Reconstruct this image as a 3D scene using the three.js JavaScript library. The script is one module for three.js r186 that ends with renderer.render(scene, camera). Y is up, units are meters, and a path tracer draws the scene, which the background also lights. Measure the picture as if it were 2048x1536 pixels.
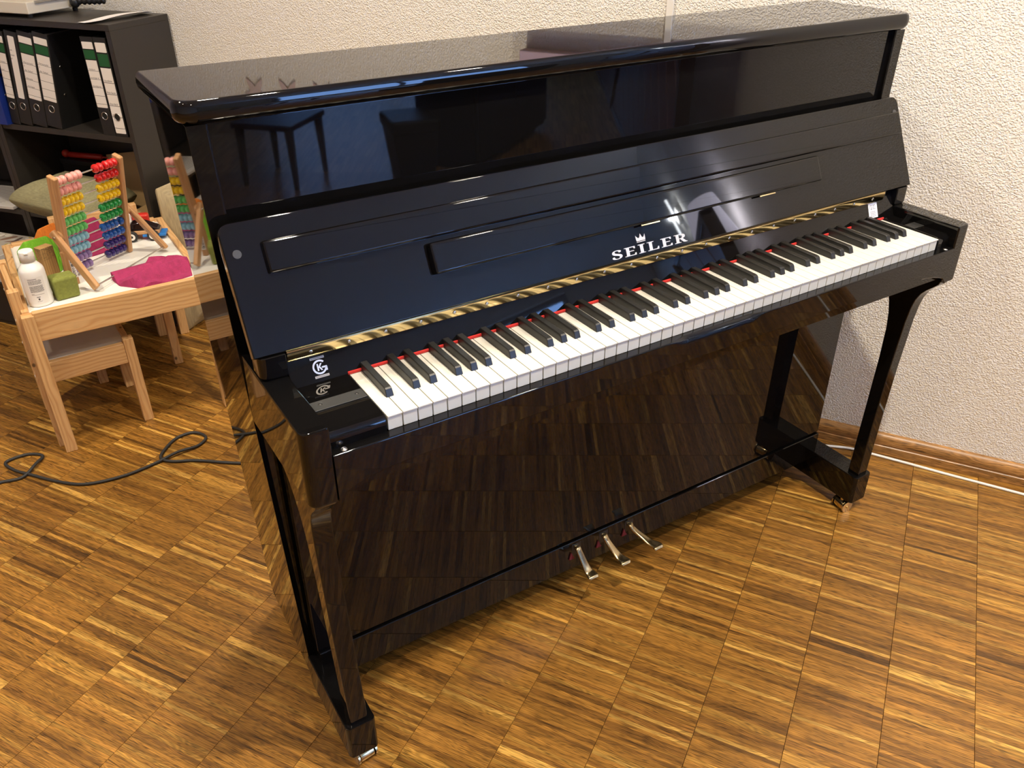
import * as THREE from 'three';
import { RoundedBoxGeometry } from 'three/addons/geometries/RoundedBoxGeometry.js';
import { mergeGeometries } from 'three/addons/utils/BufferGeometryUtils.js';
import { FontLoader } from 'three/addons/loaders/FontLoader.js';
import { TextGeometry } from 'three/addons/geometries/TextGeometry.js';

// ------------------------------------------------------------------ camera, sky, exposure, lights
const scene = new THREE.Scene();
const camera = new THREE.PerspectiveCamera(49.22, 2048 / 1536, 0.05, 60);
camera.rotation.order = 'YXZ';
camera.position.set(-0.3605, 1.3917, 0.9077);
camera.rotation.set(-0.5445, -0.5544, -0.0052);
const renderer = new THREE.WebGLRenderer();
renderer.toneMapping = THREE.LinearToneMapping;
renderer.toneMappingExposure = 1.5;
renderer.shadowMap.enabled = true;
scene.background = new THREE.Color().setRGB(2.5, 4.9, 10.8);      // blue dusk sky outside the shop window

// room axes: the long wall runs at 57.7 degrees to the piano; local x runs along the wall, local z into the room
const TH = 57.7 * Math.PI / 180, WX = 1.588, WZ = -0.1087, ROOM_H = 2.85;
const room = (s, y, t) => new THREE.Vector3(WX + s * Math.cos(TH) - t * Math.sin(TH), y, WZ + s * Math.sin(TH) + t * Math.cos(TH));
const LAMPS = [   // ceiling downlights: [along wall, into room, candela, size]
  [0.1, 1.35, 13, 2], [0.95, 0.8, 10, 4], [-1.35, 0.75, 9, 4],
  [-2.3, 1.9, 9, 3], [-1.6, 3.4, 6, 4], [0.2, 3.4, 5, 4],
];
const LAMP_COLOR = new THREE.Color().setRGB(1.0, 0.87, 0.69);

// ------------------------------------------------------------------ helpers
function rng(seed) { let a = seed >>> 0; return () => { a = (a + 0x6D2B79F5) >>> 0; let t = a; t = Math.imul(t ^ (t >>> 15), t | 1); t ^= t + Math.imul(t ^ (t >>> 7), t | 61); return ((t ^ (t >>> 14)) >>> 0) / 4294967296; }; }
const R = rng(7);
const lerp = (a, b, t) => a + (b - a) * t, clamp = (x, a = 0, b = 1) => Math.min(b, Math.max(a, x));
const smooth = (a, b, x) => { const t = clamp((x - a) / (b - a)); return t * t * (3 - 2 * t); };
function noiseMaker(seed, n = 256) {
  const r = rng(seed), g = new Float32Array(n * n); for (let i = 0; i < n * n; i++) g[i] = r();
  return (x, y, px = n, py = n) => {
    const xi = Math.floor(x), yi = Math.floor(y); let fx = x - xi, fy = y - yi; fx = fx * fx * (3 - 2 * fx); fy = fy * fy * (3 - 2 * fy);
    const X0 = ((xi % px) + px) % px, X1 = (X0 + 1) % px, Y0 = ((yi % py) + py) % py, Y1 = (Y0 + 1) % py;
    const at = (a, b) => g[(b % n) * n + (a % n)];
    return lerp(lerp(at(X0, Y0), at(X1, Y0), fx), lerp(at(X0, Y1), at(X1, Y1), fx), fy);
  };
}
function dataTex(w, h, fn, srgb = true) {
  const d = new Uint8Array(w * h * 4);
  for (let y = 0; y < h; y++) for (let x = 0; x < w; x++) { const c = fn(x / w, y / h), i = (y * w + x) * 4; d[i] = clamp(c[0]) * 255; d[i + 1] = clamp(c[1]) * 255; d[i + 2] = clamp(c[2]) * 255; d[i + 3] = 255; }
  const t = new THREE.DataTexture(d, w, h); t.magFilter = THREE.LinearFilter; t.minFilter = THREE.LinearMipmapLinearFilter; t.generateMipmaps = true;
  t.wrapS = t.wrapT = THREE.RepeatWrapping; if (srgb) t.colorSpace = THREE.SRGBColorSpace; t.needsUpdate = true; return t;
}
function canvasTex(w, h, draw) {
  const c = document.createElement('canvas'); c.width = w; c.height = h; draw(c.getContext('2d'), w, h);
  const t = new THREE.CanvasTexture(c); t.colorSpace = THREE.SRGBColorSpace; t.anisotropy = 4; return t;
}
const lin = (r, g, b) => new THREE.Color().setRGB(r, g, b);
const std = (color, roughness = 0.6, extra = {}) => new THREE.MeshPhysicalMaterial({ color: color instanceof THREE.Color ? color : new THREE.Color(color), roughness, ...extra });
function part(parent, name, geo, mat, pos, rot) {
  const m = new THREE.Mesh(geo, mat); m.name = name; m.castShadow = m.receiveShadow = true;
  if (pos) m.position.set(...pos); if (rot) m.rotation.set(...rot); parent.add(m); return m;
}
const taken = {};
const numbered = n => { taken[n] = (taken[n] ?? -1) + 1; return taken[n] ? n + '_' + String(taken[n]).padStart(3, '0') : n; };
function thing(name, label, category, pos = [0, 0, 0], turn = 0, group) {
  const o = new THREE.Group(); o.name = numbered(name); o.position.set(...pos); o.rotation.y = turn; o.userData = { label, category }; if (group) o.userData.group = group; scene.add(o); return o;
}
function tagMesh(name, geo, mat, label, category, pos, rot, group) {
  const m = part(scene, numbered(name), geo, mat, pos, rot); m.userData = { label, category }; if (group) m.userData.group = group; return m;
}
function struct(name, geo, mat, parent = scene) { const m = part(parent, name, geo, mat); if (parent === scene) m.userData = { kind: 'structure', label: name.replace(/_/g, ' ') }; return m; }
const box = (w, h, d, x = 0, y = 0, z = 0, r = 0) => { const g = r ? new RoundedBoxGeometry(w, h, d, 2, r) : new THREE.BoxGeometry(w, h, d); g.translate(x, y, z); return g; };
const span = (x0, x1, y0, y1, z0, z1, r = 0) => box(x1 - x0, y1 - y0, z1 - z0, (x0 + x1) / 2, (y0 + y1) / 2, (z0 + z1) / 2, r);
const plain = g => { const q = g.index ? g.toNonIndexed() : g; for (const k of Object.keys(q.attributes)) if (!['position', 'normal', 'uv'].includes(k)) q.deleteAttribute(k); return q; };
const merge = gs => mergeGeometries(gs.map(plain));
function cyl(a, b, r0, r1 = r0, seg = 16) {   // tapered rod between two points
  const A = new THREE.Vector3(...a), B = new THREE.Vector3(...b), d = B.clone().sub(A), g = new THREE.CylinderGeometry(r1, r0, d.length(), seg);
  g.translate(0, d.length() / 2, 0); g.applyQuaternion(new THREE.Quaternion().setFromUnitVectors(new THREE.Vector3(0, 1, 0), d.normalize())); g.translate(...a); return g;
}
function bar(a, b, w, d, r = 0.002, up = [0, 0, 1]) {   // rectangular bar between two points, w across, d along "up"
  const A = new THREE.Vector3(...a), B = new THREE.Vector3(...b), D = B.clone().sub(A), L = D.length(); D.normalize();
  const g = r ? new RoundedBoxGeometry(w, L, d, 2, r) : new THREE.BoxGeometry(w, L, d); g.translate(0, L / 2, 0);
  const Z = new THREE.Vector3(...up); Z.addScaledVector(D, -Z.dot(D)).normalize(); const X = new THREE.Vector3().crossVectors(D, Z);
  g.applyMatrix4(new THREE.Matrix4().makeBasis(X, D, Z)); g.translate(...a); return g;
}
function toCreasedNormals(geo, angle) {   // smooth normals across small creases, but let each large flat face keep its own normal
  const g = geo.index ? geo.toNonIndexed() : geo, p = g.attributes.position, nf = p.count / 3, fn = [], key = [], area = new Map(), cos = Math.cos(angle), at = new Map();
  const a = new THREE.Vector3(), b = new THREE.Vector3(), c = new THREE.Vector3();
  for (let f = 0; f < nf; f++) {
    a.fromBufferAttribute(p, 3 * f); b.fromBufferAttribute(p, 3 * f + 1); c.fromBufferAttribute(p, 3 * f + 2); b.sub(a); c.sub(a); const n = b.clone().cross(c), A = n.length() / 2; if (A > 1e-14) n.normalize(); else n.set(0, 0, 0);
    const k = n.toArray().map(v => Math.round(v * 500)).join() + ',' + Math.round(n.dot(a) * 4000); fn.push(n); key.push(k); area.set(k, (area.get(k) ?? 0) + A);
    for (let i = 0; i < 3; i++) { const h = [p.getX(3 * f + i), p.getY(3 * f + i), p.getZ(3 * f + i)].map(v => Math.round(v * 2e5)).join(); (at.get(h) ?? at.set(h, []).get(h)).push(f); }
  }
  const out = new Float32Array(p.count * 3), s = new THREE.Vector3();
  for (let i = 0; i < p.count; i++) { const f = i / 3 | 0, n = fn[f]; s.set(0, 0, 0); const h = [p.getX(i), p.getY(i), p.getZ(i)].map(v => Math.round(v * 2e5)).join(), seen = new Set(); for (const q of at.get(h)) if (fn[q].dot(n) > cos && !seen.has(key[q])) { seen.add(key[q]); s.addScaledVector(fn[q], area.get(key[q]) ** 2); } if (s.lengthSq() < 1e-30) s.copy(n); s.normalize(); out[3 * i] = s.x; out[3 * i + 1] = s.y; out[3 * i + 2] = s.z; }
  g.setAttribute('normal', new THREE.BufferAttribute(out, 3)); return g;
}
function extr(pts, depth, bevel = 0.001, seg = 2) {
  const s = pts instanceof THREE.Shape ? pts : new THREE.Shape(pts.map(p => new THREE.Vector2(...p)));
  const g = bevel > 0 ? new THREE.ExtrudeGeometry(s, { depth: depth - 2 * bevel, bevelEnabled: true, bevelThickness: bevel, bevelSize: bevel, bevelOffset: -bevel, bevelSegments: seg, curveSegments: 10 })
    : new THREE.ExtrudeGeometry(s, { depth, bevelEnabled: false, curveSegments: 10 });
  if (bevel > 0) g.translate(0, 0, bevel);
  return toCreasedNormals(g, 0.55);
}
const extrX = (zy, x0, x1, bevel = 0.001) => { const g = extr(zy.map(([z, y]) => [-z, y]), x1 - x0, bevel); g.rotateY(Math.PI / 2); g.translate(x0, 0, 0); return g; };
function roundRect(x0, x1, y0, y1, r, n = 6) {   // r = [bottom-left, bottom-right, top-right, top-left]
  const out = [], c = [[x0, y0, r[0], Math.PI], [x1, y0, r[1], 1.5 * Math.PI], [x1, y1, r[2], 0], [x0, y1, r[3], 0.5 * Math.PI]];
  c.forEach(([x, y, q, a], k) => { const cx = x + (k === 0 || k === 3 ? q : -q), cy = y + (k < 2 ? q : -q); for (let i = 0; i <= n; i++) { const t = a + i / n * Math.PI / 2; out.push([cx + q * Math.cos(t), cy + q * Math.sin(t)]); } });
  return out;
}
function slab(x0, x1, z0, z1, radii, profile, n = 8) {   // plan outline with rounded corners, lofted up a profile of [inset, y]
  const rings = profile.map(([i, y]) => roundRect(x0 + i, x1 - i, -z1 + i, -z0 - i, radii.map(r => Math.max(r - i * 0.5, 0.0004)), n).map(([x, m]) => new THREE.Vector3(x, y, -m)));
  const pos = [], N = rings[0].length, tri = (a, b, c) => pos.push(a.x, a.y, a.z, b.x, b.y, b.z, c.x, c.y, c.z);
  for (let k = 0; k + 1 < rings.length; k++) for (let i = 0; i < N; i++) { const j = (i + 1) % N, a = rings[k][i], b = rings[k][j], c = rings[k + 1][j], d = rings[k + 1][i]; tri(a, b, c); tri(a, c, d); }
  const cap = (ring, flip) => { for (let i = 1; i + 1 < N; i++) flip ? tri(ring[0], ring[i + 1], ring[i]) : tri(ring[0], ring[i], ring[i + 1]); };
  cap(rings[0], true); cap(rings[rings.length - 1], false);
  const g = new THREE.BufferGeometry(); g.setAttribute('position', new THREE.Float32BufferAttribute(pos, 3)); g.setAttribute('uv', new THREE.Float32BufferAttribute(new Float32Array(pos.length / 3 * 2), 2));
  return toCreasedNormals(g, 0.6);
}
function loft(rings, closedEnds = true, crease = 0.7) {   // rings of equal length point lists
  const pos = [], N = rings[0].length, t = (a, b, c) => pos.push(...a, ...b, ...c);
  for (let k = 0; k + 1 < rings.length; k++) for (let i = 0; i < N; i++) { const j = (i + 1) % N; t(rings[k][i], rings[k][j], rings[k + 1][j]); t(rings[k][i], rings[k + 1][j], rings[k + 1][i]); }
  if (closedEnds) { const A = rings[0], B = rings[rings.length - 1]; for (let i = 1; i + 1 < N; i++) { t(A[0], A[i + 1], A[i]); t(B[0], B[i], B[i + 1]); } }
  const g = new THREE.BufferGeometry(); g.setAttribute('position', new THREE.Float32BufferAttribute(pos, 3)); g.setAttribute('uv', new THREE.Float32BufferAttribute(new Float32Array(pos.length / 3 * 2), 2));
  return toCreasedNormals(g, crease);
}
function shear(g, fn) { const p = g.attributes.position; for (let i = 0; i < p.count; i++) p.setX(i, p.getX(i) + fn(p.getY(i))); return toCreasedNormals(g, 0.55); }
function woodUV(g, axis, sx = 0.6, sy = 0.15) {   // grain runs along axis (0 x, 1 y, 2 z); uv in metres over the texture's size
  const q = g.index ? g.toNonIndexed() : g, p = q.attributes.position, n = q.attributes.normal, uv = new Float32Array(p.count * 2), ou = R() * 7, ov = R() * 7;
  for (let i = 0; i < p.count; i++) {
    const P = [p.getX(i), p.getY(i), p.getZ(i)], Nn = [Math.abs(n.getX(i)), Math.abs(n.getY(i)), Math.abs(n.getZ(i))];
    const o = [0, 1, 2].filter(k => k !== axis); const across = Nn[o[0]] > Nn[o[1]] ? P[o[1]] : P[o[0]] ; 
    if (Nn[axis] > 0.8) { uv[2 * i] = P[o[0]] / sx + ou; uv[2 * i + 1] = P[o[1]] / sy + ov; } else { uv[2 * i] = P[axis] / sx + ou; uv[2 * i + 1] = across / sy + ov; }
  }
  q.setAttribute('uv', new THREE.BufferAttribute(uv, 2)); return q;
}
const wbar = (a, b, w, d, r = 0.003, up) => { const A = new THREE.Vector3(...a), B = new THREE.Vector3(...b), L = A.distanceTo(B); const g = woodUV(new RoundedBoxGeometry(w, L, d, 2, r), 1); g.translate(0, L / 2, 0); const D = B.sub(A).normalize(), Z = new THREE.Vector3(...(up ?? [0, 0, 1])); Z.addScaledVector(D, -Z.dot(D)).normalize(); g.applyMatrix4(new THREE.Matrix4().makeBasis(new THREE.Vector3().crossVectors(D, Z), D, Z)); g.translate(...a); return g; };

// ------------------------------------------------------------------ textures and materials
const n1 = noiseMaker(11), n2 = noiseMaker(23), n3 = noiseMaker(37);
const oakTex = dataTex(1024, 512, (u, v) => {      // 0.64 m along the grain, 0.16 m across: pores, flecks, cathedral bands
  const w = n1(u * 6, v * 10, 6, 10) * 0.9, band = 0.5 + 0.5 * Math.sin((v * 46 + w * 9 + n2(u * 14, v * 8, 14, 8) * 2.2) * 6.283);
  const pore = Math.pow(n2(u * 40, v * 250, 40, 250), 3), fleck = smooth(0.66, 0.86, n3(u * 46 + 9 * Math.sin(v * 25), v * 60, 46, 60)) * smooth(0.5, 0.75, n1(u * 7 + 3, v * 24, 7, 24));
  const l = 0.82 + 0.16 * band - 0.52 * pore - 0.24 * fleck + 0.22 * (n3(u * 9, v * 30, 9, 30) - 0.5);
  return [l, l * (0.985 - 0.03 * pore), l * (0.95 - 0.08 * pore)];
});
const pineTex = dataTex(1024, 512, (u, v) => {     // 0.6 m x 0.15 m, soft growth lines and a few knots
  let kx = 0; const K = [[0.18, 0.3], [0.62, 0.72], [0.85, 0.15]]; let vv = v, dark = 0;
  for (const [a, b] of K) { const dx = (u - a) * 9, dy = (v - b) * 3.2, d = Math.sqrt(dx * dx + dy * dy); vv += 0.09 * Math.exp(-d * d * 2) * Math.sign(v - b); dark += smooth(0.12, 0.05, d); }
  const w = n1(u * 4, vv * 6, 4, 6) * 0.8 + n2(u * 10, vv * 4, 10, 4) * 0.25, ring = Math.pow(0.5 + 0.5 * Math.sin((vv * 13 + w * 3.2) * 6.283), 2.2);
  const l = 1.0 - 0.11 * ring * (0.3 + 0.7 * n3(u * 3, v * 3, 3, 3)) - 0.08 * n2(u * 30, v * 200, 30, 200) - 0.4 * dark;
  return [l, l * (0.98 - 0.05 * ring), l * (0.95 - 0.10 * ring)];
});
const wallBump = dataTex(2048, 2048, (u, v) => {   // woodchip wallpaper, 0.5 m square
  const wx = n1(u * 150, v * 150, 150, 150) * 0.7, wy = n2(u * 150, v * 150, 150, 150) * 0.7;
  const a = n2(u * 170 + wx, v * 200 + wy, 170, 200), b = n3(u * 250 + wx, v * 250 + wy, 250, 250), c = n1(u * 36, v * 36, 36, 36);
  const l = clamp((smooth(0.25, 0.8, a) * 0.6 + 0.4 * b) * (0.75 + 0.4 * c)); return [l, l, l];
}, false);
const clothTex = dataTex(256, 256, (u, v) => { const l = 0.86 + 0.14 * n1(u * 128, v * 128, 128, 128) - 0.1 * n2(u * 12, v * 12, 12, 12); return [l, l, l]; });
const laminateBump = dataTex(256, 256, (u, v) => { const l = 0.5 + 0.5 * n3(u * 40, v * 240, 40, 240); return [l, l, l]; }, false);

const lacquer = std(lin(0.0035, 0.0033, 0.0034), 0.025, { ior: 1.44 });
const satinBlack = std(lin(0.012, 0.012, 0.012), 0.32);
const keyWhite = std(lin(0.60, 0.588, 0.53), 0.22);
const keyBlack = std(lin(0.010, 0.010, 0.010), 0.42);
const brass = std(lin(0.62, 0.49, 0.25), 0.12, { metalness: 1 });
const darkBrass = std(lin(0.42, 0.33, 0.19), 0.22, { metalness: 1 });
const steel = std(lin(0.62, 0.61, 0.60), 0.25, { metalness: 1 });
const silverInlay = std(lin(0.60, 0.57, 0.54), 0.40, { metalness: 0.5 });
const redFelt = std(lin(0.50, 0.022, 0.018), 0.9);
const burgundyFelt = std(lin(0.16, 0.015, 0.02), 0.95);
const white = std(lin(0.80, 0.78, 0.74), 0.45);
const paper = std(lin(0.80, 0.78, 0.76), 0.8);
const wallPaint = std(lin(0.80, 0.765, 0.70), 0.85, { bumpMap: wallBump, bumpScale: 0.0016 });
const ceilingPaint = std(lin(0.78, 0.77, 0.75), 0.9);
const pine = std(lin(0.70, 0.45, 0.22), 0.45, { map: pineTex });
const beech = std(lin(0.60, 0.36, 0.18), 0.4, { map: pineTex });
const oakTrim = std(lin(0.56, 0.29, 0.095), 0.35, { map: oakTex });
const shelfBlack = std(lin(0.028, 0.024, 0.021), 0.38, { bumpMap: laminateBump, bumpScale: 0.0001 });
const darkPlastic = std(lin(0.012, 0.012, 0.013), 0.35);
const rubber = std(lin(0.02, 0.02, 0.021), 0.6);

// ------------------------------------------------------------------ the room
const roomGroup = o => { o.position.set(WX, 0, WZ); o.rotation.y = -TH; return o; };
function metreUV(g, size) { const p = g.attributes.position, n = g.attributes.normal, uv = g.attributes.uv; for (let i = 0; i < p.count; i++) { const ax = Math.abs(n.getX(i)), ay = Math.abs(n.getY(i)); const a = ax > 0.7 ? p.getZ(i) : p.getX(i), b = ay > 0.7 ? p.getZ(i) : p.getY(i); uv.setXY(i, a / size, b / size); } return g; }
const S0 = -5.2, S1 = 6.2, T1 = 5.4;
roomGroup(struct('wall_right', metreUV(span(S0 - 0.2, S1 + 0.2, 0, ROOM_H, -0.2, 0), 0.5), wallPaint));
roomGroup(struct('wall_left', metreUV(span(S0 - 0.2, S1 + 0.2, 0, ROOM_H, T1, T1 + 0.2), 0.5), wallPaint));
roomGroup(struct('wall_back', metreUV(span(S0 - 0.2, S0, 0, ROOM_H, 0, T1), 0.5), wallPaint));
{ // the far end wall with the shop window
  const w = roomGroup(struct('wall_front', metreUV(merge([span(S1, S1 + 0.2, 0, 0.25, 0, T1), span(S1, S1 + 0.2, 2.45, ROOM_H, 0, T1), span(S1, S1 + 0.2, 0.25, 2.45, 0, 0.9), span(S1, S1 + 0.2, 0.25, 2.45, 3.4, T1)]), 0.5), wallPaint));
  const win = roomGroup(new THREE.Group()); win.name = 'window_1'; win.userData = { kind: 'structure', label: 'window' }; scene.add(win);
  const fr = std(lin(0.25, 0.25, 0.26), 0.4);
  for (const t of [0.93, 2.15, 3.37]) part(win, 'window_post', span(S1 + 0.06, S1 + 0.12, 0.25, 2.45, t - 0.03, t + 0.03, 0.004), fr);
  for (const y of [0.28, 2.42]) part(win, 'window_rail', span(S1 + 0.065, S1 + 0.115, y - 0.03, y + 0.03, 0.9, 3.4, 0.004), fr);
  const glass = std(lin(1, 1, 1), 0.0, { transmission: 1, thickness: 0, ior: 1.5 });
  for (const [a, b] of [[0.96, 2.12], [2.18, 3.34]]) part(win, 'pane', span(S1 + 0.088, S1 + 0.092, 0.31, 2.39, a, b), glass);
}
roomGroup(struct('ceiling', metreUV(span(S0 - 0.2, S1 + 0.2, ROOM_H, ROOM_H + 0.2, -0.2, T1 + 0.2), 0.6), ceilingPaint));
{ // skirting board: board with a rounded moulding on top
  const prof = [[0, 0], [0.017, 0], [0.017, 0.022], [0.0145, 0.024], [0.0145, 0.026], [0.0165, 0.030], [0.0165, 0.040], [0.015, 0.047], [0.0115, 0.053], [0.006, 0.0575], [0, 0.059]];
  const g = woodUV(extrX(prof, S0, S1, 0), 0, 0.64, 0.16); roomGroup(struct('baseboard_right', g, oakTrim));
}
{ // flat cable duct running up the wall
  const d = thing('cable_duct', 'thin white cable duct running up the wall behind the piano lid', 'cable duct', room(-0.808, 0.06, 0.0).toArray(), -TH);
  part(d, 'cover', span(-0.009, 0.009, 0, 1.235, 0.001, 0.008, 0.002), std(lin(0.78, 0.75, 0.70), 0.45));
}

// ------------------------------------------------------------------ the parquet floor: upright oak lamellas, 16 cm long, 8 mm wide, laid in straight rows
{
  const floor = roomGroup(new THREE.Group()); floor.name = 'floor'; floor.userData = { kind: 'structure', label: 'oak lamella parquet floor' }; scene.add(floor);
  const ST = 0.16, SW = 0.008, sA = -3.36, sB = 2.4, tA = 0.018, tB = 2.9;
  const fineOak = std(lin(1, 1, 1), 0.34, { map: oakTex, vertexColors: true, ior: 1.5 });
  const farTex = canvasTex(1024, 1024, (c, w, h) => {   // 1.28 m square of the same lamellas for the far parts of the room
    const r = rng(5); const sw = w / 160, sl = w / 8; for (let j = 0; j < 8; j++) for (let i = 0; i < 160; i++) { const q = r(), k = 0.75 + 0.45 * r(); c.fillStyle = `rgb(${180 * k | 0},${132 * k | 0},${66 * k | 0})`; if (q > 0.9) c.fillStyle = '#d9ab63'; else if (q < 0.08) c.fillStyle = '#6b4320'; c.fillRect(j * sl, i * sw, sl, sw + 1); }
    c.fillStyle = '#4a2e14'; for (let j = 0; j < 8; j++) c.fillRect(j * sl, 0, 1, h);
  });
  farTex.wrapS = farTex.wrapT = THREE.RepeatWrapping;
  const far = std(lin(0.9, 0.9, 0.9), 0.34, { map: farTex });
  const farSlab = merge([span(S0, sA, -0.1, 0, 0, T1), span(sB, S1, -0.1, 0, 0, T1), span(sA, sB, -0.1, 0, tB, T1), span(sA, sB, -0.1, 0, 0, tA)]);
  part(floor, 'far_parquet', metreUV(farSlab, 1.28), far);
  part(floor, 'screed', span(sA, sB, -0.1, -0.006, tA, tB), std(lin(0.05, 0.028, 0.012), 0.9));
  const r = rng(99), cols = [];
  const tone = () => { const q = r(); const k = 0.80 + 0.40 * r();
    if (q < 0.015) return [0.13 * k, 0.060 * k, 0.014 * k];
    if (q < 0.22) return [0.27 * k, 0.125 * k, 0.026 * k];
    if (q > 0.94) return [0.66 * k, 0.385 * k, 0.092 * k];
    if (q > 0.80) return [0.53 * k, 0.282 * k, 0.058 * k];
    return [0.385 * k, 0.186 * k, 0.036 * k]; };
  function strip(L, W, c, ou, ov) {   // top face and four chamfers, centred at the origin, top at y = 0
    const a = L / 2 - 0.0002, b = W / 2 - 0.00002, e = 0.0004, pos = [], nor = [], uv = [], col = [];
    const quad = (p, n) => { for (const k of [0, 1, 2, 0, 2, 3]) { pos.push(...p[k]); nor.push(...n); uv.push(p[k][0] / 0.64 + ou, p[k][2] / 0.16 + ov); col.push(...c); } };
    const A = a - e, B = b - 0.0001, s = Math.SQRT1_2;
    quad([[-A, 0, B], [A, 0, B], [A, 0, -B], [-A, 0, -B]], [0, 1, 0]);
    quad([[A, 0, B], [a, -0.003, b], [a, -0.003, -b], [A, 0, -B]], [0.98, 0.2, 0]);
    quad([[-A, 0, -B], [-a, -0.003, -b], [-a, -0.003, b], [-A, 0, B]], [-0.98, 0.2, 0]);
    quad([[-A, 0, B], [-a, -0.003, b], [a, -0.003, b], [A, 0, B]], [0, 0.2, 0.98]);
    quad([[A, 0, -B], [a, -0.003, -b], [-a, -0.003, -b], [-A, 0, -B]], [0, 0.2, -0.98]);
    return { pos, nor, uv, col };
  }
  const mk = q => { const g = new THREE.BufferGeometry(); g.setAttribute('position', new THREE.Float32BufferAttribute(q.pos, 3)); g.setAttribute('normal', new THREE.Float32BufferAttribute(q.nor, 3)); g.setAttribute('uv', new THREE.Float32BufferAttribute(q.uv, 2)); g.setAttribute('color', new THREE.Float32BufferAttribute(q.col, 3)); return g; };
  camera.updateMatrixWorld(); camera.updateProjectionMatrix();
  const all = [], v = new THREE.Vector3(); const nS = Math.round((sB - sA) / ST), nT = Math.round((tB - tA) / SW);
  for (let i = 0; i < nS; i++) { let tn = tone(), run = 0; for (let j = 0; j < nT; j++) { if (run-- <= 0) { tn = tone(); run = r() < 0.12 ? 1 : 0; } const k = 0.94 + 0.12 * r(); const s = sA + (i + 0.5) * ST, t = tA + (j + 0.5) * SW; v.copy(room(s, 0, t)); const d = v.distanceTo(camera.position); v.project(camera); all.push({ s, t, c: tn.map(x => x * k), ou: r(), ov: r(), key: Math.abs(v.x) < 0.98 && Math.abs(v.y) < 0.98 && v.z < 1 ? d : 1e3 + d }); } }
  all.sort((a, b) => a.key - b.key);
  const variants = []; for (let k = 0; k < 24; k++) { const q = all[(k * 37) % 300]; variants.push(mk(strip(ST, SW, q.c, q.ou, q.ov))); }
  for (let k = 0; k < 300; k++) part(floor, 'parquet_strip', variants[(k * 7 + (r() * 24 | 0)) % 24], fineOak, [all[k].s, 0, all[k].t]);
  const P = [], N = [], U = [], C = [];
  for (let k = 300; k < all.length; k++) { const q = all[k], m = strip(ST, SW, q.c, q.ou, q.ov); for (let i = 0; i < m.pos.length; i += 3) { P.push(m.pos[i] + q.s, m.pos[i + 1], m.pos[i + 2] + q.t); } for (const x of m.nor) N.push(x); for (const x of m.uv) U.push(x); for (const x of m.col) C.push(x); }
  const rest = part(floor, 'parquet_strips', mk({ pos: P, nor: N, uv: U, col: C }), fineOak); rest.userData.kind = 'stuff';
}

// ------------------------------------------------------------------ ceiling downlights
LAMPS.forEach(([s, t, cd, rad], i) => {
  const p = room(s, ROOM_H, t);
  const names = ['directly in front of the piano keyboard', 'close to the wall right of the piano', 'close to the wall behind the piano', 'above the play table', 'behind the camera on the shelf side', 'behind the camera in the middle'];
  const g = thing('ceiling_downlight', 'round white ceiling downlight ' + names[i], 'lamp', p.toArray(), 0, 'ceiling downlights');
  part(g, 'housing', new THREE.LatheGeometry([[0.085, 0], [0.085, -0.012], [0.08, -0.016], [0.062, -0.016], [0.06, -0.006], [0, -0.004]].map(q => new THREE.Vector2(...q)).reverse(), 32), white);
  part(g, 'diffuser', new THREE.CylinderGeometry(0.058, 0.058, 0.004, 32).translate(0, -0.0125, 0), new THREE.MeshStandardMaterial({ color: 0xffffff, emissive: LAMP_COLOR, emissiveIntensity: 30, roughness: 0.5 }));
  const l = new THREE.SpotLight(LAMP_COLOR, cd, 0, 1.25, 0.7, 2); l.position.set(0, -0.03, 0); l.castShadow = true; l.shadow.radius = rad; l.shadow.mapSize.set(1024, 1024); l.target.position.set(0, -2, 0); g.add(l); g.add(l.target);
});

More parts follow.
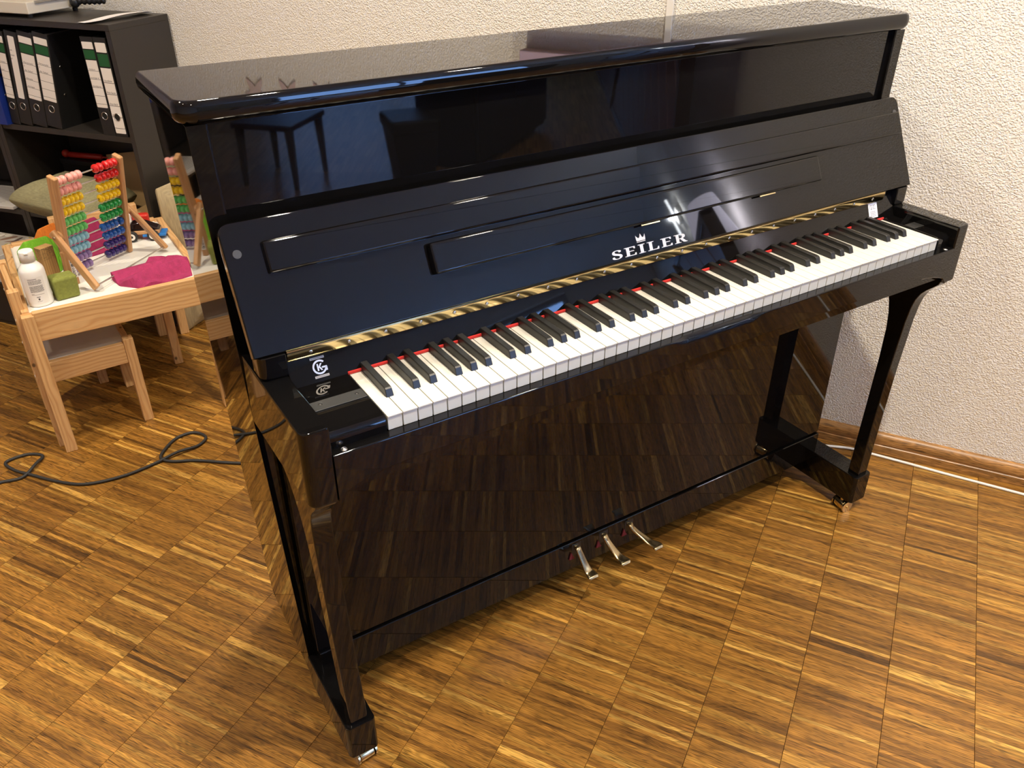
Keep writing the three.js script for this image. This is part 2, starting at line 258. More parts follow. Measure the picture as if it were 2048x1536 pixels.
// ------------------------------------------------------------------ the piano (x along the keyboard from its lowest key, z = 0 at the key fronts)
const font = await new FontLoader().loadAsync('fonts/droid/droid_serif_bold.typeface.json');
const sansFont = await new FontLoader().loadAsync('fonts/droid/droid_sans_bold.typeface.json');
{
  const XC = 0.586, mir = x => 2 * XC - x, KW = 0.0235, KY = 0.758;
  const piano = thing('upright_piano', 'glossy black upright piano with open keyboard standing across the wall', 'piano');
  const slope = y => (1.118 - y) * 0.0285;               // the sides draw in slightly towards the floor
  // case
  part(piano, 'lid', slab(-0.1513, 1.3234, -0.4835, -0.232, [0.03, 0.03, 0.004, 0.004], [[0.018, 1.118], [0.010, 1.1187], [0.0045, 1.1215], [0.0012, 1.127], [0, 1.134], [0.0005, 1.141], [0.0022, 1.1465], [0.0045, 1.149], [0.0065, 1.15]]), lacquer);
  for (const s of [0, 1]) {
    const prof = [[-0.52, 0.038], [-0.256, 0.038], [-0.249, 0.041], [-0.2445, 0.047], [-0.243, 0.055], [-0.243, 1.118], [-0.52, 1.118]];
    const g = s ? shear(extrX(prof, 1.2844, 1.3125, 0.0007), y => -slope(y)) : shear(extrX(prof, -0.1405, -0.1124, 0.0007), slope);
    { const p = g.attributes.position; for (let i = 0; i < p.count; i++) if (p.getZ(i) < -0.243) p.setX(i, p.getX(i) + (s ? 1 : -1) * 0.03 * (p.getZ(i) + 0.243)); }   // the sides also draw in slightly towards the back
    part(piano, 'side_panel', toCreasedNormals(g, 0.55), lacquer);
  }
  for (const q of [1, -1]) part(piano, 'edge_bead', cyl([q > 0 ? -0.1149 + 0.0079 : mir(-0.1149 + 0.0079), 0.84, -0.2458], [q > 0 ? -0.1149 : mir(-0.1149), 1.1175, -0.2458], 0.0031, 0.0031, 20), lacquer);
  part(piano, 'upper_panel', span(-0.1116, 1.2836, 0.80, 1.1172, -0.272, -0.2525, 0.0015), lacquer);
  part(piano, 'lower_panel', span(-0.1, 1.272, 0.1475, 0.66, -0.23, -0.21, 0.0012), lacquer);
  part(piano, 'bottom_rail', extrX([[-0.24, 0.0683], [-0.2045, 0.0683], [-0.2045, 0.1428], [-0.2058, 0.1442], [-0.24, 0.1442]], -0.098, 1.27, 0.0005), lacquer);
  part(piano, 'back_frame', merge([span(-0.1, 1.27, 0.05, 0.12, -0.474, -0.40), span(-0.11, 1.28, 1.04, 1.117, -0.474, -0.40), ...[0.0, 0.29, 0.58, 0.87, 1.16].map(x => span(x - 0.04, x + 0.04, 0.12, 1.04, -0.474, -0.41)), span(-0.1, 1.27, 0.12, 1.04, -0.40, -0.385)]), satinBlack);
  // keybed and front rail with its finger scoop and the curved ends that run down into the arms
  part(piano, 'keybed', span(-0.088, 1.26, 0.662, 0.70, -0.235, 0.0005), lacquer);
  {
    const rings = [], x0 = -0.0874, x1 = 1.2595, N = 120;
    for (let i = 0; i <= N; i++) {
      const x = lerp(x0, x1, i / N), e = Math.min(x - x0, x1 - x), yb = e < 0.13 ? lerp(0.657, 0.688, Math.sin(Math.acos(1 - clamp(e / 0.13)))) : 0.688;
      const sc = smooth(0.50, 0.535, x) * smooth(0.72, 0.685, x), c = 0.002 + 0.0085 * sc, f = 0.0165;
      const ring = [[0.0006, 0.735]]; for (let k = 0; k <= 5; k++) { const a = k / 5 * Math.PI / 2; ring.push([f - c + c * Math.sin(a), 0.735 - c * 1.3 * (1 - Math.cos(a))]); }
      ring.push([f, yb + 0.0015], [f - 0.0015, yb], [0.0006, yb]);
      rings.push(ring.map(([z, y]) => [x, y, z]));
    }
    part(piano, 'front_rail', loft(rings, true, 0.5), lacquer);
  }
  // arms, legs, toe blocks
  const legProf = [[-0.052, 0.110], [-0.051, 0.284], [-0.0495, 0.41], [-0.047, 0.478], [-0.0445, 0.541], [-0.041, 0.575], [-0.036, 0.598], [-0.028, 0.615], [-0.018, 0.627], [-0.006, 0.638], [0.004, 0.648], [0.008, 0.66], [-0.235, 0.66], [-0.19, 0.655], [-0.15, 0.643], [-0.122, 0.622], [-0.1055, 0.596], [-0.0965, 0.572], [-0.0900, 0.545], [-0.0855, 0.508], [-0.0830, 0.431], [-0.0826, 0.29], [-0.0822, 0.110]];
  for (const s of [0, 1]) {
    const a = [[0.004, 0.657], [0.001, 0.658], [0, 0.661], [0, 0.7765], [0.0012, 0.7795], [0.0038, 0.7803]];
    part(piano, 'arm', s ? slab(1.2595, 1.2999, -0.242, 0.0148, [0.003, 0.014, 0.001, 0.001], a) : slab(-0.1278, -0.0874, -0.242, 0.0148, [0.014, 0.003, 0.001, 0.001], a), lacquer);
    const lx = y => (0.66 - y) * 0.032;
    const leg = s ? shear(extrX(legProf, mir(-0.088), mir(-0.1205), 0.0025), y => -lx(y)) : shear(extrX(legProf, -0.1205, -0.088, 0.0025), lx);
    part(piano, 'leg', leg, lacquer);
    const x0 = s ? 1.2309 : -0.1142, x1 = s ? 1.2862 : -0.0589;
    const rad = [0.006, 0.006, 0.002, 0.002];
    // slightly bowed toe front
    const toe = slab(x0, x1, -0.2425, -0.0475, rad, [[0.003, 0.0337], [0.0008, 0.0345], [0, 0.037], [0, 0.110], [0.0008, 0.112], [0.003, 0.1128]]);
    { const p = toe.attributes.position; for (let i = 0; i < p.count; i++) { if (p.getZ(i) > -0.08) { const u = (p.getX(i) - (x0 + x1) / 2) / (x1 - x0) * 2; p.setZ(i, p.getZ(i) + 0.006 * (1 - u * u)); } } }
    const tb = part(piano, 'toe_block', toCreasedNormals(toe, 0.5), lacquer);
    // brass caster: two-walled fork around a wide roller
    const ca = new THREE.Group(); const cx = s ? 1.2385 : -0.083, cz = s ? -0.074 : -0.062;
    const roller = new THREE.LatheGeometry([[0, -0.0145], [0.0125, -0.0145], [0.014, -0.0125], [0.014, 0.0125], [0.0125, 0.0145], [0, 0.0145]].map(q => new THREE.Vector2(...q)), 24).rotateZ(Math.PI / 2);
    const rim = x => new THREE.CylinderGeometry(0.0155, 0.0155, 0.0035, 24).rotateZ(Math.PI / 2).translate(x, 0, 0);
    const cg = merge([roller, rim(-0.0175), rim(0.0175), cyl([0, 0.010, 0], [0, 0.020, 0], 0.006), cyl([-0.021, 0, 0], [0.021, 0, 0], 0.003)]);
    if (s) cg.rotateY(Math.PI / 2 - 0.15); else cg.rotateY(0.12);
    part(tb, 'caster', cg, brass, [cx, 0.0156, cz]).userData.label = 'shiny brass caster';
  }
  // fallboard: local u along x, v up its slope; it leans back against the upper panel
  const fb = new THREE.Group(); const fbN = [0, 0.4295, 0.9031], tilt = Math.atan2(0.4295, 0.9031);
  const board = part(piano, 'fallboard', extr(roundRect(-0.1314, 1.3035, 0, 0.1886, [0.002, 0.002, 0.016, 0.016], 8), 0.019, 0.0025, 3).translate(0, 0, -0.019), lacquer, [0, 0.8191, -0.1413], [-tilt, 0, 0]);
  const bev = (x0, x1, y0, y1, h, r, b) => extr(roundRect(x0, x1, y0, y1, [r, r, r, r], 5), h + 0.004, b, 3).translate(0, 0, -0.004);
  part(board, 'music_ledge', bev(-0.079, 1.290, 0.1105, 0.156, 0.011, 0.003, 0.0045), lacquer);
  part(board, 'music_ledge', bev(0.163, 1.022, 0.0545, 0.1035, 0.015, 0.004, 0.0045), lacquer);
  for (const u of [0.584, 0.872]) part(board, 'latch', box(0.042, 0.003, 0.004, u, 0.0525, 0.0095, 0.0008), brass);
  for (const [u, v] of [[-0.1141, 0.1454], [1.2862, 0.1555]]) part(board, 'bumper', new THREE.CylinderGeometry(0.006, 0.0062, 0.0016, 24).rotateX(Math.PI / 2).translate(u, v, 0.0008), std(lin(0.05, 0.05, 0.052), 0.35));
  { // inlaid lettering and crown
    const word = 'SEILER', W = 0.170, H = 0.0155, gap = 0.0055; const geos = [...word].map(ch => new TextGeometry(ch, { font, size: 1, depth: 1, curveSegments: 8, bevelEnabled: false }));
    const widths = geos.map(g => { g.computeBoundingBox(); return g.boundingBox.max.x - g.boundingBox.min.x; });
    const k = (W - gap * 5) / widths.reduce((a, b) => a + b, 0); let u = 0.4965;
    geos.forEach((g, i) => { const b = g.boundingBox; g.translate(-b.min.x, -b.min.y, 0); g.scale(k, H / (b.max.y - b.min.y), 0.0006); g.translate(u, 0.0058, -0.0001); part(board, 'letter', g, silverInlay); u += widths[i] * k + gap; });
    const c = [[0, 0], [0.019, 0], [0.0195, 0.0032], [0.0195, 0.0105], [0.0165, 0.0055], [0.0135, 0.0052], [0.0122, 0.0068], [0.0098, 0.0122], [0.0075, 0.0068], [0.0062, 0.0052], [0.0032, 0.0055], [-0.0012, 0.0105], [-0.0008, 0.0032]];
    part(board, 'crown', merge([extr(c, 0.0006, 0), extr([[-0.0002, -0.0022], [0.0188, -0.0022], [0.0188, -0.001], [-0.0002, -0.001]], 0.0006, 0)]).translate(0.5545, 0.0275, -0.0001), silverInlay);
  }
  // hinge rail, brass hinge with screws, nameboard
  for (const [a, b, r] of [[-0.1265, -0.0869, [0.012, 0.002, 0.002, 0.002]], [1.2589, 1.2985, [0.002, 0.012, 0.002, 0.002]]]) part(piano, 'hinge_block', slab(a, b, -0.178, -0.1388, r, [[0.003, 0.7805], [0, 0.785], [0, 0.8165], [0.001, 0.8175]]), lacquer);
  part(piano, 'hinge_rail', span(-0.086, 1.258, 0.80, 0.8178, -0.185, -0.153, 0.001), lacquer);
  const hinge = part(piano, 'brass_hinge', extrX([[-0.1530, 0.7998], [-0.1440, 0.7998], [-0.1424, 0.8015], [-0.1410, 0.8060], [-0.1402, 0.8110], [-0.1398, 0.8160], [-0.1404, 0.8190], [-0.1530, 0.8190]], -0.0854, 1.2175, 0), brass);
  for (let i = 0; i < 22; i++) part(hinge, 'screw', merge([new THREE.SphereGeometry(0.0032, 12, 6, 0, 6.283, 0, 1.2).scale(1, 0.45, 1).rotateX(Math.PI / 2), box(0.0035, 0.0007, 0.0006, 0, 0, 0.0014), box(0.0007, 0.0035, 0.0006, 0, 0, 0.0014)]), steel, [-0.0509 + i * 0.0586, 0.8098, -0.1402], [0.16, 0, 0]);
  const name = part(piano, 'nameboard', span(-0.0868, 1.2588, 0.0, 0.0484, -0.012, 0, 0.001), lacquer, [0, 0.7588, -0.1338], [-0.40, 0, 0]);
  { // round letter emblem between two small plates
    const cx = -0.0405, cy = 0.0228, z = -0.0001, ring = new THREE.Shape(); ring.absarc(0, 0, 0.0108, 0.75, 6.15, false); ring.absarc(0, 0, 0.0082, 6.15, 0.75, true);
    const kk = new TextGeometry('K', { font: sansFont, size: 0.0105, depth: 0.0005, curveSegments: 4, bevelEnabled: false }); kk.translate(-0.0052, -0.0053, 0);
    part(name, 'emblem', merge([extr(ring, 0.0005, 0), kk, box(0.0075, 0.0024, 0.0005, 0.0068, -0.0012, 0.00025), box(0.0024, 0.006, 0.0005, 0.0098, -0.004, 0.00025)]), silverInlay, [cx, cy, z]);
    const plateTex = canvasTex(256, 40, (c, w, h) => { c.fillStyle = '#c9c2bb'; c.fillRect(0, 0, w, h); c.strokeStyle = '#3a3734'; c.lineWidth = 5; const r = rng(3); for (let x = 14; x < w - 16; x += 18) { c.beginPath(); c.moveTo(x, 30); c.lineTo(x + 4 + r() * 5, 10); c.lineTo(x + 11, 30); c.stroke(); } });
    for (const [dx, dy] of [[-0.001, 0.0138], [0.0005, -0.0139]]) part(name, 'emblem_plate', box(0.0215, 0.0034, 0.0006), std(lin(0.75, 0.75, 0.75), 0.4, { map: plateTex }), [cx + dx, cy + dy, z + 0.0002]);
    const st = canvasTex(128, 144, (c, w, h) => { c.fillStyle = '#f0edf0'; c.fillRect(0, 0, w, h); c.fillStyle = '#55525c'; const r = rng(8); for (let y = 18; y < 66; y += 12) { for (let x = 18; x < 50; x += 7) if (r() > 0.35) c.fillRect(x, y, 6, 10); c.fillRect(60, y + 2, 30 + r() * 24, 5); } for (let y = 82; y < 132; y += 15) c.fillRect(20 + r() * 10, y, 70 + r() * 14, 5); });
    part(name, 'price_sticker', box(0.0275, 0.031, 0.0005), std(lin(1, 1, 1), 0.6, { map: st }), [1.1935, 0.0245, 0.0004], [0, 0, -0.03]).userData.label = 'small white printed paper sticker';
  }
  part(piano, 'felt_strip', span(-0.002, 1.2243, 0.7585, 0.7632, -0.1374, -0.1332, 0.001), redFelt);
  // key blocks
  for (const [x0, x1] of [[-0.0872, -0.0016], [1.2242, 1.2593]]) {
    const kb = part(piano, 'key_block', extrX([[-0.1373, 0.70], [0.0, 0.70], [0.0, 0.748], [-0.0012, 0.7535], [-0.005, 0.758], [-0.012, 0.7598], [-0.03, 0.7602], [-0.1373, 0.7602]], x0, x1, 0.0012), lacquer);
    part(kb, 'plate', span(x0 + 0.0015, x1 - 0.0015, 0.7602, 0.7616, -0.084, -0.0595, 0.0005), std(lin(0.018, 0.018, 0.018), 0.45));
    for (const t of x1 - x0 > 0.05 ? [0.22, 0.86] : [0.5]) part(kb, 'screw', new THREE.SphereGeometry(0.0032, 12, 6, 0, 6.283, 0, 1.2).scale(1, 0.4, 1).translate(lerp(x0, x1, t), 0.7614, -0.0735), satinBlack);
    part(kb, 'screw', merge([new THREE.SphereGeometry(0.0036, 14, 6, 0, 6.283, 0, 1.3).scale(1, 0.5, 1), new THREE.TorusGeometry(0.004, 0.0008, 6, 18).rotateX(Math.PI / 2)]), steel, [x1 - x0 > 0.05 ? -0.0695 : 1.2405, 0.7352, 0.0085]);
  }
  // keys
  const wk = merge([span(0.0006, KW - 0.0006, KY - 0.0026, KY, -0.1372, 0.0, 0.0007), span(0.0009, KW - 0.0009, KY - 0.024, KY - 0.002, -0.1372, -0.0020, 0.0005)]);
  for (let i = 0; i < 52; i++) part(piano, 'white_key', wk, keyWhite, [i * KW, 0, 0]);
  const bkRing = (z, y, w) => [[-w, KY - 0.006, z], [w, KY - 0.006, z], [w * 0.93, y - 0.003, z], [w * 0.86, y - 0.0008, z], [w * 0.74, y, z], [-w * 0.74, y, z], [-w * 0.86, y - 0.0008, z], [-w * 0.93, y - 0.003, z]];
  const bk = loft([bkRing(-0.1382, KY + 0.0135, 0.0061), bkRing(-0.056, KY + 0.0132, 0.0061), bkRing(-0.0515, KY + 0.0126, 0.0061), bkRing(-0.0495, KY + 0.0108, 0.0061), bkRing(-0.0442, KY - 0.003, 0.0065)].map(r => r.reverse()), true, 0.35);
  for (let i = 0; i < 51; i++) { const n = i % 7; if ([0, 2, 3, 5, 6].includes(n)) part(piano, 'black_key', bk, keyBlack, [(i + 1) * KW + ({ 0: 0.002, 2: -0.002, 3: 0.002, 5: -0.0025, 6: 0 })[n], 0, 0]); }
  // pedals
  const pedal = (x, tx, ty, tz) => {
    const pts = [[x, 0.128, -0.214, 0.0068, 0.0036], [x, 0.1275, -0.199, 0.0072, 0.0038], [x + (tx - x) * 0.15, 0.117, -0.1905, 0.0076, 0.0038], [x + (tx - x) * 0.5, lerp(0.117, ty, 0.55), lerp(-0.1905, tz, 0.36), 0.0086, 0.0036], [x + (tx - x) * 0.75, lerp(0.117, ty, 0.9), lerp(-0.1905, tz, 0.66), 0.0108, 0.0036], [tx, ty, tz - 0.004, 0.0135, 0.0038], [tx, ty - 0.001, tz, 0.0138, 0.0036], [tx, ty - 0.003, tz + 0.004, 0.0118, 0.0022]];
    const c = new THREE.CatmullRomCurve3(pts.map(p => new THREE.Vector3(p[0], p[1], p[2]))), rings = [], n = 28;
    for (let i = 0; i <= n; i++) { const t = i / n, q = c.getPoint(t), d = c.getTangent(t), up = new THREE.Vector3(0, 1, 0).addScaledVector(d, -d.y).normalize(), sd = new THREE.Vector3().crossVectors(up, d); const f = t * (pts.length - 1), k = Math.min(pts.length - 2, Math.floor(f)), w = lerp(pts[k][3], pts[k + 1][3], f - k), h = lerp(pts[k][4], pts[k + 1][4], f - k); const ring = []; for (let a = 0; a < 16; a++) { const th = a / 16 * 6.283, cx = Math.sign(Math.cos(th)) * Math.pow(Math.abs(Math.cos(th)), 0.6), cy = Math.sign(Math.sin(th)) * Math.pow(Math.abs(Math.sin(th)), 0.8); ring.push(q.clone().addScaledVector(sd, cx * w).addScaledVector(up, cy * h).toArray()); } rings.push(ring); }
    return loft(rings, true, 0.9);
  };
  [[0.4926, 0.5010, 0.079, -0.149], [0.5669, 0.5825, 0.088, -0.139], [0.6396, 0.6715, 0.094, -0.134]].forEach(([x, tx, ty, tz]) => {
    const p = part(piano, 'pedal', pedal(x, tx, ty, tz), darkBrass); p.userData.label = 'worn brass pedal';
    part(p, 'felt_wedge', extr([[-0.009, -0.012], [0.006, -0.012], [-0.004, 0.008]], 0.003, 0.0005).translate(x - 0.011, 0.110, -0.2042), burgundyFelt);
    part(p, 'pedal_slot', span(x - 0.012, x + 0.012, 0.106, 0.137, -0.2044, -0.2038, 0.0002), satinBlack);
  });
}

// ------------------------------------------------------------------ black bookshelf with binders (local x runs to the right end, z out of its front)
const SH = 53 * Math.PI / 180, SX = 0.0442, SZ = -2.0524;
const shelfPoint = (x, y, z) => [SX + x * Math.cos(SH) - z * Math.sin(SH), y, SZ + x * Math.sin(SH) + z * Math.cos(SH)];
function bookshelf(x1, w, label) {
  const s = thing('bookshelf', label, 'shelf', shelfPoint(x1, 0, 0), -SH), T = 0.018, D = -0.260;
  part(s, 'side_board', span(-T, 0, 0, 0.995, D, 0, 0.0008), shelfBlack); part(s, 'side_board', span(-w, -w + T, 0, 0.995, D, 0, 0.0008), shelfBlack);
  part(s, 'top_board', span(-w, 0, 0.995, 1.013, D, 0.001, 0.0008), shelfBlack);
  for (const y of [0.08, 0.355, 0.672]) part(s, 'shelf_board', span(-w + T, -T, y - 0.018, y, D + 0.006, -0.003, 0.0006), shelfBlack);
  part(s, 'back_board', span(-w + T, -T, 0.02, 0.995, D + 0.001, D + 0.005), shelfBlack);
  part(s, 'plinth', span(-w + T, -T, 0, 0.062, -0.03, -0.012, 0.0006), shelfBlack);
  return s;
}
bookshelf(0, 0.60, 'black bookshelf holding the upright binders behind the play table');
bookshelf(-0.6012, 0.60, 'black bookshelf cut off by the left edge of the photo');
{
  const card = std(lin(0.012, 0.012, 0.012), 0.42), blueCard = std(lin(0.008, 0.025, 0.19), 0.4), pages = std(lin(0.62, 0.60, 0.55), 0.8);
  const hand = (c, s, x, y, r) => { c.font = 'italic 25px sans-serif'; c.fillStyle = '#2a2626'; c.fillText(s, x, y); };
  const label = (lines, plain) => canvasTex(160, 768, (c, w, h) => {
    c.fillStyle = '#e9e2da'; c.fillRect(0, 0, w, h);
    if (!plain) { c.fillStyle = '#15542a'; c.fillRect(0, 92, w, 104); c.fillStyle = '#141414'; c.fillRect(0, 80, w, 12); c.fillRect(0, 196, w, 12); c.fillStyle = '#3b3634'; for (let i = 0; i < 5; i++) c.fillRect(0, 330 + i * 98, w, 4); }
    lines.forEach(([t, y]) => hand(c, t, 12, y));
  });
  function binder(label_, text, x, w, lean, opt = {}) {
    const b = thing('binder', label_, 'binder', shelfPoint(x, 0.672, opt.z ?? -0.006), -SH, 'binders on the bookshelf'); b.rotation.order = 'YXZ'; b.rotation.z = -lean;
    const H = 0.302, D = 0.25, m = opt.blue ? blueCard : card;
    part(b, 'spine', span(-w, 0, 0, H, -0.003, 0, 0.0012), m);
    part(b, 'cover', span(-0.003, 0, 0, H, -D, -0.003, 0.0008), m); part(b, 'cover', span(-w, -w + 0.003, 0, H, -D, -0.003, 0.0008), m);
    part(b, 'pages', span(-w + 0.006, -0.014, 0.012, H - 0.014, -D + 0.02, -0.012), pages);
    const lm = text ? std(lin(1, 1, 1), 0.7, { map: label(text, opt.plain) }) : null;
    if (lm) { const g = extr(roundRect(-w * (opt.lw ?? 0.93), -w * (1 - (opt.lw ?? 0.93)), opt.long ? 0.01 : 0.088, 0.287, [0.003, 0.003, 0.003, 0.003], 4), 0.0006, 0); const p = g.attributes.position, uv = g.attributes.uv; for (let i = 0; i < p.count; i++) uv.setXY(i, clamp((p.getX(i) + w * 0.95) / (w * 0.9)), clamp((p.getY(i) - 0.088) / 0.199)); part(b, 'label', g, lm); }
    part(b, 'finger_hole', merge([new THREE.TorusGeometry(0.0115, 0.0014, 8, 28).translate(-w / 2, 0.062, 0.0008)]), steel);
    part(b, 'finger_recess', new THREE.CircleGeometry(0.0112, 24).translate(-w / 2, 0.062, 0.0009), std(lin(0.004, 0.004, 0.004), 0.8));
    for (const y of [0.11, 0.20]) part(b, 'rivet', new THREE.SphereGeometry(0.004, 12, 6, 0, 6.283, 0, 1.4).rotateZ(-Math.PI / 2).scale(0.6, 1, 1.6).translate(0.0002, y, -0.035), steel);
    return b;
  }
  binder('black binder with a white label running to the bottom, rightmost on the shelf', [['Stundlohn', 325], ['Rosa Sauter', 424], ['Rosa Reich', 522], ['div', 620]], -0.033, 0.048, 0, { long: true });
  binder('black binder with a green-striped label, second from the right end of the shelf', [['Telekom', 325], ['Vorträge 4', 424], ['Kündigung', 522]], -0.0835, 0.05, 0);
  binder('black binder with a half-empty green-striped label beside the wide gap', [['Personald.', 325], ['I', 372], ['Re Tabel', 424]], -0.311, 0.062, 0.15);
  binder('black binder with four lines on its green-striped label, left of the half-empty label', [['Personald.', 325], ['I', 372], ['Re Tabel', 424], ['Renate', 522], ['Vorlage', 620]], -0.376, 0.062, 0.15);
  binder('black binder with a narrow plain white label', [['multi', 180], ['projekt', 240], ['null', 285]], -0.442, 0.052, 0.15, { plain: true, lw: 0.75 });
  binder('black binder half hidden behind the blue binder', [['Company', 325], ['noun', 424], ['is', 522], ['list', 620]], -0.4965, 0.038, 0.13);
  const bl = thing('binder', 'royal blue binder standing forward at the left end of the shelf', 'binder', shelfPoint(-0.5365, 0.672, 0.012), -SH, 'binders on the bookshelf');
  const bw = 0.042; part(bl, 'spine', span(-bw, 0, 0, 0.21, -0.003, 0, 0.0012), blueCard); part(bl, 'cover', span(-0.003, 0, 0, 0.21, -0.2, -0.003, 0.0008), blueCard); part(bl, 'cover', span(-bw, -bw + 0.003, 0, 0.21, -0.2, -0.003, 0.0008), blueCard); part(bl, 'pages', span(-bw + 0.005, -0.006, 0.01, 0.2, -0.19, -0.01), pages);
  for (const y of [0.095, 0.16]) part(bl, 'rivet', new THREE.SphereGeometry(0.004, 12, 6, 0, 6.283, 0, 1.4).rotateZ(-Math.PI / 2).scale(0.6, 1, 1.6).translate(0.0002, y, -0.03), steel);
}
{ // on top of the shelf: paper cutter and a folded sheet
  const cream = std(lin(0.70, 0.64, 0.52), 0.5);
  const c = thing('paper_cutter', 'cream paper cutter with black ribbed handle on top of the bookshelf', 'paper cutter', shelfPoint(-0.335, 1.013, -0.022), -SH);
  part(c, 'base', span(-0.34, 0, 0.012, 0.047, -0.225, 0, 0.003), cream);
  for (const [x, z] of [[-0.02, -0.02], [-0.02, -0.205], [-0.32, -0.02], [-0.32, -0.205]]) part(c, 'foot', new THREE.CylinderGeometry(0.009, 0.008, 0.0125, 16).translate(x, 0.00625, z), rubber);
  part(c, 'blade_arm', span(0.0005, 0.006, 0.041, 0.049, -0.22, -0.03, 0.001), steel);
  const prof = []; for (let i = 0; i <= 24; i++) { const t = i / 24; prof.push(new THREE.Vector2(0.011 + 0.0022 * Math.cos(t * 40) - 0.004 * Math.pow(t * 2 - 1, 8), t * 0.10)); } prof.unshift(new THREE.Vector2(0, 0)); prof.push(new THREE.Vector2(0, 0.10));
  part(c, 'handle', merge([new THREE.LatheGeometry(prof, 20).rotateZ(-Math.PI / 2).rotateY(0.45).translate(0.022, 0.034, -0.17), new THREE.SphereGeometry(0.016, 16, 12).scale(1, 1.1, 1).translate(0.022, 0.030, -0.17)]), darkPlastic);
  const shp = new THREE.PlaneGeometry(0.245, 0.06, 24, 4).rotateX(-Math.PI / 2); { const p = shp.attributes.position; for (let i = 0; i < p.count; i++) p.setY(i, 0.002 + 0.006 * Math.max(0, Math.sin(p.getX(i) * 14 + 1.2)) + 0.004 * smooth(0, 0.03, p.getZ(i))); shp.computeVertexNormals(); }
  const bot = shp.clone().translate(0, -0.0012, 0); { const ix = bot.index.array; for (let i = 0; i < ix.length; i += 3) { const t = ix[i]; ix[i] = ix[i + 1]; ix[i + 1] = t; } }
  const sheetTex = canvasTex(256, 64, (g, w, h) => { g.fillStyle = '#f3efee'; g.fillRect(0, 0, w, h); g.fillStyle = '#d8776f'; const r = rng(4); for (let x = 96; x < 200; x += 9) if (r() > 0.35) g.fillRect(x, 42 + r() * 6, 6, 5); });
  tagMesh('paper_sheet', merge([shp, bot]), std(lin(0.95, 0.95, 0.95), 0.8, { map: sheetTex }), 'folded white paper sheet with red print on top of the bookshelf', 'paper', [0.093, 1.0135, -2.185], [0, 0.55, 0]);
}
// soft things
function cushion(w, h, d, seed, pinch = 0.82) {
  const g = new THREE.SphereGeometry(1, 48, 32), p = g.attributes.position, nz = noiseMaker(seed, 64);
  for (let i = 0; i < p.count; i++) {
    let x = p.getX(i), y = p.getY(i), z = p.getZ(i); const e = 0.42, f = v => Math.sign(v) * Math.pow(Math.abs(v), e);
    const m = Math.max(Math.abs(x), Math.abs(z), 1e-6), rr = Math.hypot(x, z), X = x / m * rr, Z = z / m * rr;   // square plan
    const th = Math.pow(clamp(1 - Math.pow(rr, 3.2)), 0.8) * 0.9 + 0.1 * Math.sqrt(clamp(1 - rr * rr));
    const bumpy = 1 + 0.14 * (nz(X * 4 + 20, Z * 4 + 20) - 0.5);
    p.setXYZ(i, X * w / 2 * (1 - (1 - pinch) * 0.3 * (1 - Math.abs(Z)) * Math.abs(X)), Math.sign(y) * th * h / 2 * bumpy, Z * d / 2);
  }
  g.computeVertexNormals(); return g;
}
function foldedCloth(outline, ridges, th = 0.004) {   // outline [[x,z]...] and crests [[x0,z0,x1,z1,height,half width]...]
  const inside = (x, z) => { let c = false; for (let i = 0, j = outline.length - 1; i < outline.length; j = i++) { const [xi, zi] = outline[i], [xj, zj] = outline[j]; if ((zi > z) !== (zj > z) && x < (xj - xi) * (z - zi) / (zj - zi) + xi) c = !c; } return c; };
  const H = (x, z) => { let h = th; for (const [a, b, c, d, hh, w] of ridges) { const L = (c - a) ** 2 + (d - b) ** 2, t = clamp(((x - a) * (c - a) + (z - b) * (d - b)) / L), e = Math.hypot(x - a - t * (c - a), z - b - t * (d - b)); const s = (x - a) * (d - b) - (z - b) * (c - a) > 0 ? w : w * 0.45; if (e < s) h = Math.max(h, th + hh * Math.pow(1 - e / s, 0.8)); } return h; };
  const cx = outline.reduce((a, p) => a + p[0], 0) / outline.length, cz = outline.reduce((a, p) => a + p[1], 0) / outline.length, A = 90, B = 36, rim = [];
  let per = 0; const seg = outline.map((p, i) => { const q = outline[(i + 1) % outline.length]; const l = Math.hypot(q[0] - p[0], q[1] - p[1]); per += l; return l; });
  for (let i = 0; i < A; i++) { let d = i / A * per, k = 0; while (d > seg[k]) { d -= seg[k]; k++; } const p = outline[k], q = outline[(k + 1) % outline.length]; rim.push([lerp(p[0], q[0], d / seg[k]), lerp(p[1], q[1], d / seg[k])]); }
  const pos = [], uv = [], idx = []; for (let j = 0; j <= B + 1; j++) for (let i = 0; i < A; i++) { const t = Math.min(1, j / B), x = lerp(cx, rim[i][0], t), z = lerp(cz, rim[i][1], t); pos.push(x, j > B ? 0 : H(x, z), z); uv.push(x * 10, z * 10); }
  for (let j = 0; j <= B; j++) for (let i = 0; i < A; i++) { const a = j * A + i, b = j * A + (i + 1) % A; idx.push(a, b, b + A, a, b + A, a + A); }
  const g = new THREE.BufferGeometry(); g.setAttribute('position', new THREE.Float32BufferAttribute(pos, 3)); g.setAttribute('uv', new THREE.Float32BufferAttribute(uv, 2)); g.setIndex(idx); g.computeVertexNormals(); return g;
}
const fabric = (c, rough = 0.9) => std(c, rough, { map: clothTex, sheen: 0.4, sheenRoughness: 0.6, sheenColor: c });
tagMesh('cushion', cushion(0.36, 0.14, 0.24, 3), fabric(lin(0.40, 0.37, 0.20)), 'olive beige cushion lying in the open bookshelf compartment', 'cushion', shelfPoint(-0.365, 0.427, -0.02), [0.02, -SH - 0.1, 0.0]);
{ const m = cushion(0.52, 0.115, 0.30, 9, 1); m.rotateZ(Math.PI / 2); tagMesh('floor_cushion', m, fabric(lin(0.52, 0.42, 0.25)), 'tall beige foam cushion standing against the side of the bookshelf', 'cushion', (() => { const q = shelfPoint(0.066, 0.262, -0.125); return q; })(), [0, -SH, 0]); }
